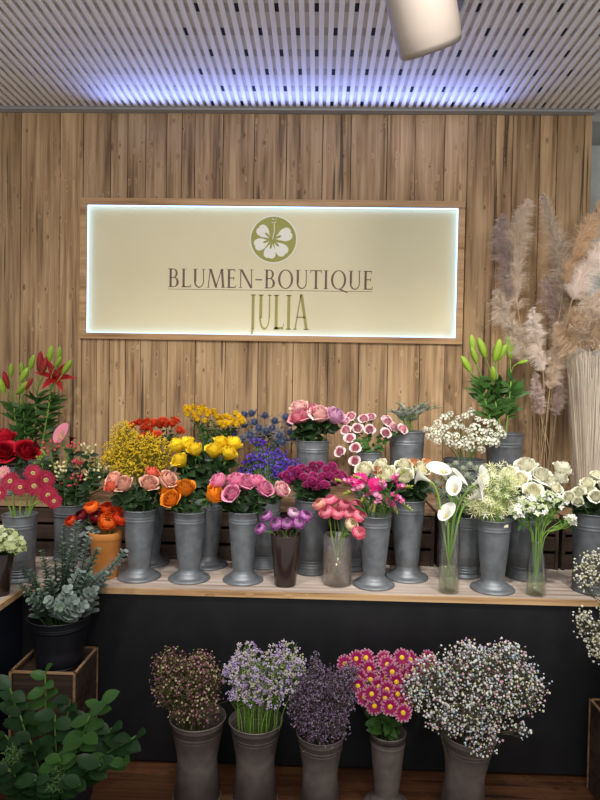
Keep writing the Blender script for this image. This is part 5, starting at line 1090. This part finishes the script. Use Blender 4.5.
plume([(604, 288), (594, 305), (590, 325), (592, 352)], 3.1, .040, PM, 'beige plume rising from the cellophane sleeve', 322, G_, q)
plume([(618, 320), (604, 322), (596, 334), (595, 354)], 3.08, .038, PM3, 'tan plume bending out of the cellophane toward the side', 323, G_, q, sway=.5)

# ------------------------------------------------------------------ ceiling spotlight
D = 1.9; c = at(431, 51, D); a = c - V((.32, .47, -.82)).normalized() * .34
sp = root('ceiling_spotlight', a + V((0, 0, .1)), 'large pale spotlight housing hanging from the ceiling', 'spotlight'); so = sp.location
d = (c - a).normalized(); Ln = (c - a).length; R = 31 * D / F
b = MB(); b.lathe([(R * .62, -.02), (R * 1.04, 0), (R * 1.06, .02), (R * 1.02, Ln * .8), (R, Ln - .02), (R * .97, Ln - .006), (R * .9, Ln), (.001, Ln + .004)], 48, 0, Matrix.Translation(a - so) @ aim(d))
link('housing', b.mesh('housing', plain('putty painted metal', (140, 130, 121), .5)), sp)
b = MB(); b.tube([a - so, V((a.x - so.x, a.y - so.y, CZ - .012 - so.z))], .012, 12); b.box((-.05, a.y - so.y - .05, CZ - .03 - so.z), (.05, a.y - so.y + .05, CZ - .011 - so.z)); link('mount', b.mesh('mount', plain('dark adapter', (70, 68, 64), .5)), sp)
f0 = at(455, -18, 2.0)
dl_ = root('downlight', (f0.x, f0.y, CZ - .012), 'small lit downlight in a dark frame behind the pale spotlight', 'downlight')
ya = 1.535 * F / 390; yb = 1.535 * F / 367
f1 = at(446, 8, 2.7); b = MB(); xa, xb = at(441, 5, 2.45).x, at(458, 5, 2.45).x
px0 = EYE.x
p_ = at(449, 10, 2.53); sc = (CZ - EYE.z) / (p_.z - EYE.z); P0 = EYE + (p_ - EYE) * sc
dl_.location = (P0.x, P0.y - .09, CZ - .012)
b.box((-.035, -.1, -.02), (.035, .1, 0)); link('frame', b.mesh('frame', plain('dark lamp frame', (96, 98, 92), .5), False), dl_)
b = MB(); b.lathe([(.001, -.0215), (.024, -.0215), (.024, -.019)], 20, 0, Matrix.Translation((-.008, .03, 0))); link('lamp', b.mesh('lamp', emit('lamp glow', (1, .95, .88), 6)), dl_)

# ------------------------------------------------------------------ light
def area(name, loc, tgt, en, sx, sy, col, spread=180):
    l = bpy.data.lights.new(name, 'AREA'); l.shape = 'RECTANGLE'; l.size = sx; l.size_y = sy; l.energy = en; l.color = col; l.spread = math.radians(spread)
    o = bpy.data.objects.new(name, l); COL.objects.link(o); o.location = loc; o.rotation_euler = (V(tgt) - V(loc)).to_track_quat('-Z', 'Y').to_euler(); return o
def spot(name, loc, tgt, en, cone, blend, col, size=.05):
    l = bpy.data.lights.new(name, 'SPOT'); l.energy = en; l.spot_size = math.radians(cone); l.spot_blend = blend; l.color = col; l.shadow_soft_size = size
    o = bpy.data.objects.new(name, l); COL.objects.link(o); o.location = loc; o.rotation_euler = (V(tgt) - V(loc)).to_track_quat('-Z', 'Y').to_euler(); return o
WARM = (1.0, .90, .78); NEU = (1.0, .95, .90)
for i, (x, tx, e) in enumerate([(-1.7, -1.25, 34), (-.75, -.55, 62), (.25, .25, 66), (1.1, .85, 66), (1.9, 1.45, 40)]):
    spot(f'track_spot_{i}', (x, 1.25, 2.95), (tx, 2.95, .98), e, 62, .9, NEU, .05)
spot('wall_spot', (.1, .9, 2.95), (.1, 3.5, 1.7), 34, 90, 1.0, NEU, .1)
spot('pampas_spot', (1.9, 1.5, 2.95), (1.3, 3.25, 1.75), 42, 50, 1.0, NEU, .08)
area('shop_ambient', (0, -.6, 2.7), (0, 3.3, 1.3), 26, 3.0, 1.2, NEU)
area('blue_cove', (-.12, WY - .07, CZ - .14), (-.12, WY - .36, CZ), 4.6, 2.1, .02, (.26, .36, 1.0), 130)
W = bpy.data.worlds.new('world'); S.world = W; W.use_nodes = True
W.node_tree.nodes['Background'].inputs[0].default_value = (1.0, .98, .96, 1); W.node_tree.nodes['Background'].inputs[1].default_value = .34
S.view_settings.view_transform = 'Standard'; S.view_settings.look = 'None'; S.view_settings.gamma = 1; S.view_settings.exposure = .75
